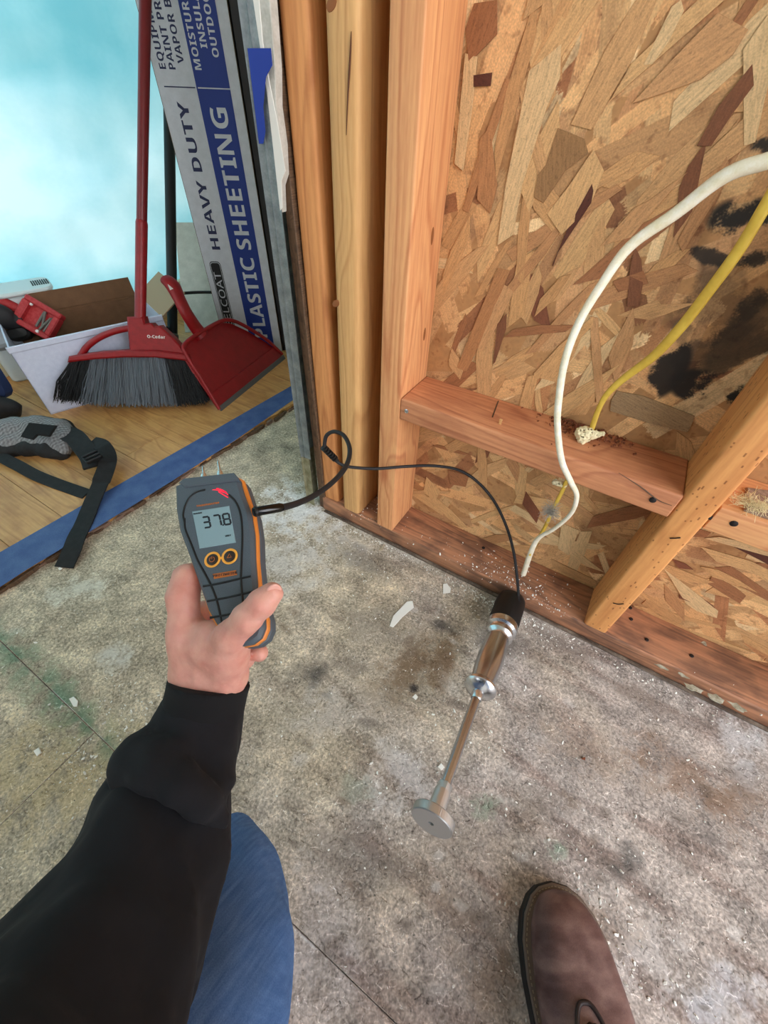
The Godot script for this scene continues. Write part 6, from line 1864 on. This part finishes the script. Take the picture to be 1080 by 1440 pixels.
	for i in range(0, prof.size(), 2):
		plan.append(Vector2(prof[i], prof[i + 1] + 0.004 * sin(prof[i] * 9.0)))
	for i in range(prof.size() - 4, 0, -2):
		plan.append(Vector2(prof[i], -prof[i + 1] + 0.004 * sin(prof[i] * 9.0)))
	s = Shape.new()
	s.prism(plan, 0.0, 0.020, 0.002)
	part("sole", s.done(), M.sole, boot)
	s = Shape.new()
	var welt := PackedVector2Array()
	for q in plan:
		welt.append(Vector2(0.15 + (q.x - 0.15) * 0.99, q.y * 0.985))
	s.prism(welt, 0.020, 0.0245, 0.0015)
	part("welt", s.done(), M.welt, boot)
	s = Shape.new()
	for i in welt.size():
		var q := welt[i]
		var q1 := welt[(i + 1) % welt.size()]
		var steps := int(q.distance_to(q1) / 0.0045)
		for k in steps:
			var c := q.lerp(q1, (k + 0.5) / steps)
			c = Vector2(0.15 + (c.x - 0.15) * 0.978, c.y * 0.93)
			var e := (q1 - q).normalized() * 0.0013
			s.tube(PackedVector3Array([Vector3(c.x - e.x, c.y - e.y, 0.0247), Vector3(c.x + e.x, c.y + e.y, 0.0247)]), [0.0006], 4)
	tag(part("welt_stitching", s.done(), M.thread, boot), "", "", "", "stuff")
	# upper: sections across the foot
	s = Shape.new()
	var secs := []
	var ups := [[0.009, 0.011, 0.034], [0.013, 0.020, 0.044], [0.023, 0.029, 0.054], [0.038, 0.0365, 0.061], [0.06, 0.0415, 0.066], [0.09, 0.044, 0.072], [0.12, 0.0435, 0.082], [0.15, 0.042, 0.100], [0.175, 0.039, 0.116], [0.20, 0.037, 0.132], [0.24, 0.036, 0.145], [0.27, 0.033, 0.140], [0.290, 0.022, 0.120], [0.296, 0.008, 0.08]]
	for u in ups:
		var ring := PackedVector3Array()
		for k in 25:
			var a := PI * k / 24.0
			var cc := cos(a)
			ring.append(Vector3(u[0], cc * (1.32 - 0.32 * cc * cc) * u[1] + 0.004 * sin(u[0] * 9.0), 0.0235 + (u[2] - 0.0235) * pow(sin(a), 0.66)))
		secs.append(ring)
	s.group += 1
	for i in secs.size() - 1:
		for k in 24:
			s.quad(secs[i][k], secs[i + 1][k], secs[i + 1][k + 1], secs[i][k + 1], Vector2(k / 24.0, i * 0.1), Vector2(k / 24.0, i * 0.1 + 0.1), Vector2((k + 1) / 24.0, i * 0.1 + 0.1), Vector2((k + 1) / 24.0, i * 0.1))
	for k in 24:
		s.tri(Vector3(0.007, 0, 0.0235), secs[0][k], secs[0][k + 1])
	part("upper", s.done(), M.leather, boot)
	s = Shape.new()
	s.tube(smooth(v3([0.150, -0.025, 0.0985, 0.112, -0.0230, 0.0800, 0.094, -0.016, 0.0735, 0.090, -0.008, 0.0725, 0.094, 0.000, 0.0740, 0.112, 0.0070, 0.0800, 0.150, 0.012, 0.0985, 0.20, 0.013, 0.1295]), 6), [0.0022], 8)
	part("facing_edge", s.done(), M.leatherdark, boot)
	s = Shape.new()
	s.prism(v2([-0.02, -0.010, 0.0, -0.0095, 0.012, -0.006, 0.016, 0, 0.012, 0.006, 0.0, 0.0095, -0.02, 0.010]), 0.0, 0.003, 0.001, Transform3D(Basis(Vector3(-0.86, 0, -0.5).normalized(), Vector3(0, -1, 0), Vector3(-0.5, 0, 0.86).normalized()), Vector3(0.116, -0.008, 0.0805)))
	part("tongue", s.done(), M.leatherdark, boot)
	s = Shape.new()
	s.tube(smooth(v3([0.128, -0.027, 0.0890, 0.116, -0.014, 0.0850, 0.104, -0.006, 0.0800, 0.110, 0.000, 0.0820, 0.124, -0.006, 0.0900, 0.140, -0.027, 0.0955]), 6), [0.0022], 8)
	part("lace", s.done(), M.leatherdark, boot)
	s = Shape.new()
	s.tube(v3([0.242, 0.0, 0.10, 0.245, 0.0, 0.22]), [0.047], 24)
	part("shaft", s.done(), M.leather, boot)
	# the other hand and the head are out of the picture, behind the lens; they are here for other views
	part("hand", body([[Vector3(0.4558, 0.7265, 0.5611), Vector3(0.3842, 0.7236, 0.5305), 0.028, 0.032], [Vector3(0.3825, 0.7445, 0.506), Vector3(0.3758, 0.7657, 0.5344), 0.0105, 0.0095], [Vector3(0.3758, 0.7657, 0.5344), Vector3(0.3477, 0.7683, 0.5557), 0.0095, 0.008], [Vector3(0.3905, 0.7308, 0.5181), Vector3(0.3837, 0.752, 0.5465), 0.0105, 0.0095], [Vector3(0.3837, 0.752, 0.5465), Vector3(0.3514, 0.7544, 0.5705), 0.0095, 0.008], [Vector3(0.3984, 0.717, 0.5303), Vector3(0.3917, 0.7382, 0.5587), 0.0105, 0.0095], [Vector3(0.3917, 0.7382, 0.5587), Vector3(0.3594, 0.7407, 0.5826), 0.0095, 0.008], [Vector3(0.4064, 0.7033, 0.5425), Vector3(0.3996, 0.7245, 0.5708), 0.0105, 0.0095], [Vector3(0.3996, 0.7245, 0.5708), Vector3(0.3741, 0.7272, 0.5906), 0.0095, 0.008], [Vector3(0.3842, 0.7236, 0.5305), Vector3(0.3618, 0.7473, 0.5145), 0.016, 0.012], [Vector3(0.3618, 0.7473, 0.5145), Vector3(0.3283, 0.7602, 0.5181), 0.012, 0.0095]], 0.004, 0.008), M.skin, o)
	var hd := Vector3(0.3933, 0.9289, 0.7103)
	part("head", body([[hd, hd + Vector3(0.02, -0.02, -0.04), 0.088, 0.078], [hd + Vector3(0.03, -0.07, -0.07), hd + Vector3(0.03, -0.08, -0.055), 0.045, 0.04], [hd + Vector3(0.052, -0.035, -0.117), hd + Vector3(0.057, -0.05, -0.128), 0.008, 0.012], [hd + Vector3(0, -0.06, 0.02), hd + Vector3(0.0, -0.17, 0.07), 0.055, 0.06]], 0.006, 0.02), M.skin, o)
	part("hair", body([[hd + Vector3(0, 0.03, 0.02), hd + Vector3(0, 0.0, 0.05), 0.085, 0.08]], 0.008, 0.02, 0.006, 60.0), M.hair, o)


func materials() -> Dictionary:
	var M := {}
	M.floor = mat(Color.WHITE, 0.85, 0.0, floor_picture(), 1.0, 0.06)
	M.board = mat(Color.WHITE, 0.75, 0.0, board_picture(), 1.0, 0.05)
	var grain := [flake_picture(51), flake_picture(61)]
	M.flake = []
	for i in STRAND.size():
		M.flake.append(mat(STRAND[i], 0.72, 0.0, grain[i % 2], 1.0, 0.02))
	M.flake.append(mat(Color(0.36, 0.19, 0.13), 0.75, 0.0, grain[0]))       # 10 dark red
	M.flake.append(mat(Color(0.66, 0.55, 0.41), 0.85, 0.0, grain[1]))       # 11 weathered grey
	M.flake.append(mat(Color(0.52, 0.33, 0.22), 0.8, 0.0, grain[1]))        # 12 red brown
	M.flake.append(mat(Color(0.62, 0.47, 0.31), 0.8, 0.0, grain[0]))        # 13 grey brown
	make_timbers()
	M.white = mat(Color(0.82, 0.81, 0.79), 0.85)
	M.greyboard = tri_mat(Color.WHITE, 0.8, mottle(256, 97, Color(0.76, 0.75, 0.70), Color(0.84, 0.83, 0.78), 0.03), Vector3.ONE * 3)
	M.curb_cream = mat(Color(0.86, 0.82, 0.68), 0.8)
	M.cream = mat(Color(0.80, 0.78, 0.72), 0.85)
	M.sheet = tri_mat(Color.WHITE, 0.3, mottle(512, 95, Color(0.46, 0.74, 0.79), Color(0.84, 0.95, 0.97), 0.007, 0.06), Vector3(0.5, 0.5, 0.35))
	M.sheet.backlight_enabled = true
	M.sheet.backlight = Color(0.60, 0.65, 0.66)
	M.steel = mat(Color(0.84, 0.86, 0.88), 0.25, 1.0)
	M.steelmatt = mat(Color(0.80, 0.81, 0.81), 0.42, 0.9)
	M.darksteel = mat(Color(0.76, 0.79, 0.82), 0.26, 1.0)
	M.rust = mat(Color(0.15, 0.13, 0.13), 0.6, 0.5)
	M.knot = mat(Color(0.55, 0.33, 0.17), 0.7)
	M.crack = mat(Color(0.36, 0.21, 0.11), 0.85)
	M.grime = tri_mat(Color.WHITE, 0.9, mottle(512, 71, Color(0.22, 0.17, 0.13), Color(0.56, 0.50, 0.44), 0.03), Vector3.ONE * 1.1)
	M.dust = tri_mat(Color.WHITE, 0.95, mottle(256, 72, Color(0.44, 0.34, 0.27), Color(0.66, 0.56, 0.48), 0.05), Vector3.ONE * 8, 0.05)
	M.residue = tri_mat(Color.WHITE, 0.95, mottle(128, 96, Color(0.50, 0.47, 0.38), Color(0.78, 0.77, 0.70), 0.05), Vector3.ONE * 12)
	M.tuft = mat(Color(0.93, 0.88, 0.70), 0.9)
	M.web = mat(Color(0.72, 0.70, 0.66), 0.9)
	M.drywall = tri_mat(Color.WHITE, 0.9, mottle(256, 73, Color(0.66, 0.65, 0.61), Color(0.80, 0.79, 0.76), 0.04), Vector3.ONE * 5, 0.04)
	M.paper = mat(Color(0.86, 0.85, 0.82), 0.85)
	M.galvanised = tri_mat(Color.WHITE, 0.42, mottle(256, 74, Color(0.44, 0.48, 0.50), Color(0.62, 0.66, 0.67), 0.03), Vector3.ONE * 5, 0.0, 0.75)
	M.oldmetal = tri_mat(Color.WHITE, 0.6, mottle(256, 75, Color(0.42, 0.40, 0.27), Color(0.62, 0.61, 0.52), 0.03), Vector3.ONE * 6, 0.0, 0.4)
	M.bluetape = mat(Color(0.03, 0.16, 0.56), 0.5)
	M.bluefloor = tri_mat(Color.WHITE, 0.62, mottle(512, 76, Color(0.21, 0.31, 0.52), Color(0.33, 0.43, 0.61), 0.02, 0.45), Vector3.ONE * 2.2, 0.01)
	M.pinkish = mat(Color(0.52, 0.42, 0.36), 0.9)
	M.whitecable = tri_mat(Color.WHITE, 0.5, mottle(256, 77, Color(0.84, 0.80, 0.66), Color(0.95, 0.94, 0.90), 0.03), Vector3(7, 7, 7))
	M.yellowcable = tri_mat(Color.WHITE, 0.5, mottle(128, 78, Color(0.74, 0.60, 0.20), Color(0.86, 0.74, 0.30), 0.03), Vector3(5, 5, 5))
	M.foam = mat(Color(0.90, 0.86, 0.70), 0.8)
	M.crumb = tri_mat(Color.WHITE, 0.9, mottle(128, 79, Color(0.34, 0.16, 0.09), Color(0.62, 0.38, 0.24), 0.2), Vector3.ONE * 30)
	M.chip = mat(Color(0.95, 0.95, 0.92), 0.8)
	M.beige = mat(Color(0.70, 0.64, 0.54), 0.85)
	M.brownpaper = mat(Color(0.40, 0.30, 0.22), 0.85)
	M.greypaper = tri_mat(Color.WHITE, 0.75, mottle(256, 80, Color(0.72, 0.72, 0.74), Color(0.77, 0.77, 0.79), 0.05), Vector3.ONE * 3)
	M.blueprint = mat(Color(0.03, 0.16, 0.46), 0.6)
	M.inkblue = mat(Color(0.12, 0.14, 0.28), 0.7)
	M.ink = mat(Color(0.02, 0.02, 0.025), 0.6)
	M.red = tri_mat(Color.WHITE, 0.42, mottle(256, 81, Color(0.50, 0.03, 0.06), Color(0.60, 0.07, 0.10), 0.05), Vector3.ONE * 4)
	M.reddark = mat(Color(0.44, 0.04, 0.07), 0.36)
	M.redpan = tri_mat(Color.WHITE, 0.45, mottle(256, 82, Color(0.52, 0.025, 0.05), Color(0.60, 0.06, 0.09), 0.04), Vector3.ONE * 3)
	M.redworn = tri_mat(Color.WHITE, 0.55, mottle(256, 83, Color(0.62, 0.07, 0.09), Color(0.72, 0.26, 0.26), 0.06), Vector3.ONE * 6)
	M.whiteprint = mat(Color(0.88, 0.86, 0.84), 0.6)
	M.bristle = mat(Color(0.42, 0.45, 0.48), 0.6)
	M.bristleblack = mat(Color(0.10, 0.105, 0.11), 0.6)
	M.rubber = mat(Color(0.36, 0.34, 0.33), 0.7)
	M.blackplastic = mat(Color(0.035, 0.035, 0.038), 0.55)
	M.gloss = mat(Color(0.02, 0.02, 0.02), 0.15)
	M.lead = mat(Color(0.10, 0.10, 0.11), 0.65)
	M.greyplastic = mat(Color(0.42, 0.41, 0.38), 0.5)
	M.darkgrey = mat(Color(0.13, 0.13, 0.14), 0.7)
	M.greycase = mat(Color(0.60, 0.62, 0.64), 0.55)
	M.bluebag = mat(Color(0.05, 0.13, 0.28), 0.8)
	M.whitecard = tri_mat(Color.WHITE, 0.7, mottle(256, 84, Color(0.77, 0.80, 0.88), Color(0.82, 0.85, 0.92), 0.06), Vector3.ONE * 4)
	M.browncard = tri_mat(Color.WHITE, 0.85, mottle(256, 85, Color(0.40, 0.28, 0.18), Color(0.46, 0.33, 0.22), 0.03), Vector3.ONE * 4)
	M.brownpale = mat(Color(0.66, 0.56, 0.44), 0.85)
	M.milky = mat(Color(0.86, 0.90, 0.90), 0.3)
	M.milky.backlight_enabled = true
	M.milky.backlight = Color(0.6, 0.6, 0.6)
	M.patch = mat(Color(0.03, 0.03, 0.033), 0.95)
	M.meshpad = tri_mat(Color.WHITE, 0.85, mesh_picture(), Vector3.ONE * 9, 0.08)
	M.webbing = tri_mat(Color.WHITE, 0.8, mottle(256, 86, Color(0.035, 0.035, 0.04), Color(0.15, 0.15, 0.155), 0.03, 0.5), Vector3.ONE * 7, 0.04)
	M.orange = mat(Color(0.86, 0.52, 0.20), 0.5)
	M.meter = tri_mat(Color.WHITE, 0.55, mottle(128, 87, Color(0.27, 0.31, 0.345), Color(0.32, 0.36, 0.395), 0.2), Vector3.ONE * 30)
	M.groove = mat(Color(0.03, 0.035, 0.045), 0.5)
	M.led = mat(Color(0.9, 0.05, 0.15), 0.4)
	M.led.emission_enabled = true
	M.led.emission = Color(1.0, 0.05, 0.18)
	M.led.emission_energy_multiplier = 0.25
	M.lcd = mat(Color(0.52, 0.63, 0.66), 0.25)
	M.lcdink = mat(Color(0.06, 0.08, 0.13), 0.5)
	M.orangeprint = mat(Color(0.74, 0.42, 0.16), 0.6)
	M.yellow = mat(Color(0.95, 0.68, 0.26), 0.45)
	M.button = mat(Color(0.16, 0.12, 0.09), 0.45)
	M.skin = tri_mat(Color.WHITE, 0.5, mottle(256, 88, Color(0.83, 0.56, 0.50), Color(0.90, 0.69, 0.62), 0.02, 0.2), Vector3.ONE * 9)
	M.skin.subsurf_scatter_enabled = true
	M.skin.subsurf_scatter_strength = 0.15
	M.nailmat = mat(Color(0.90, 0.68, 0.62), 0.3)
	M.black = tri_mat(Color.WHITE, 0.95, mottle(256, 89, Color(0.036, 0.038, 0.055), Color(0.078, 0.081, 0.108), 0.02, 0.3), Vector3.ONE * 4, 0.01)
	M.rib = mat(Color(0.038, 0.040, 0.054), 0.95)
	M.denim = tri_mat(Color.WHITE, 0.85, mottle(512, 90, Color(0.17, 0.33, 0.56), Color(0.42, 0.58, 0.80), 0.05, 0.55, 512, 90), Vector3(7, 7, 7), 0.02)
	M.denimseam = mat(Color(0.24, 0.36, 0.55), 0.85)
	M.sole = mat(Color(0.09, 0.075, 0.07), 0.7)
	M.welt = mat(Color(0.42, 0.36, 0.31), 0.7)
	M.thread = mat(Color(0.58, 0.52, 0.42), 0.8)
	M.leather = tri_mat(Color.WHITE, 0.58, mottle(512, 92, Color(0.28, 0.17, 0.16), Color(0.58, 0.47, 0.44), 0.014, 0.25, 512, 260), Vector3.ONE * 5.5, 0.02)
	M.leatherdark = mat(Color(0.16, 0.11, 0.10), 0.6)
	M.hair = mat(Color(0.12, 0.08, 0.06), 0.8)
	return M


# diagonal ribbed mesh cloth
func mesh_picture() -> ImageTexture:
	var w := 256
	var d := PackedByteArray()
	d.resize(w * w * 3)
	for y in w:
		for x in w:
			var a := 0.5 + 0.5 * sin((x + y * 0.5) * TAU / 16.0)
			var b := 0.5 + 0.5 * sin((x * 2.0 - y) * TAU / 32.0)
			var l := 0.34 + 0.24 * a + 0.06 * b
			var i := (y * w + x) * 3
			d[i] = int(250 * l)
			d[i + 1] = int(252 * l)
			d[i + 2] = int(255 * l)
	return picture(w, w, d)


func _ready() -> void:
	var cam := Camera3D.new()
	cam.name = "camera"
	cam.fov = 103.6217
	cam.near = 0.02
	cam.transform = Transform3D(Basis(Vector3(0.851, 0.0287, -0.5244), Vector3(-0.3976, 0.6876, -0.6075), Vector3(0.3432, 0.7255, 0.5966)), Vector3(0.2648, 0.6904, 0.497))
	add_child(cam)
	cam.current = true

	var sky := ProceduralSkyMaterial.new()
	sky.sky_top_color = Color(0.95, 0.965, 1.0)
	sky.sky_horizon_color = Color(1.0, 0.985, 0.965)
	sky.ground_horizon_color = Color(0.80, 0.77, 0.72)
	sky.ground_bottom_color = Color(0.62, 0.60, 0.56)
	sky.sun_angle_max = 0.0
	var env := Environment.new()
	env.background_mode = Environment.BG_SKY
	env.sky = Sky.new()
	env.sky.sky_material = sky
	env.background_energy_multiplier = 1.0
	env.tonemap_mode = Environment.TONE_MAPPER_LINEAR
	env.tonemap_exposure = 7.2
	env.sdfgi_enabled = true
	env.ssao_enabled = true
	env.ssil_enabled = true
	var world := WorldEnvironment.new()
	world.name = "world"
	world.environment = env
	add_child(world)

	var M := materials()
	build_setting(M)
	build_framing(M)
	build_person(M)
	build_meter(M)
	build_probe(M)
	build_corner(M)
	build_harness(M)
	build_cables(M)
	build_debris(M)
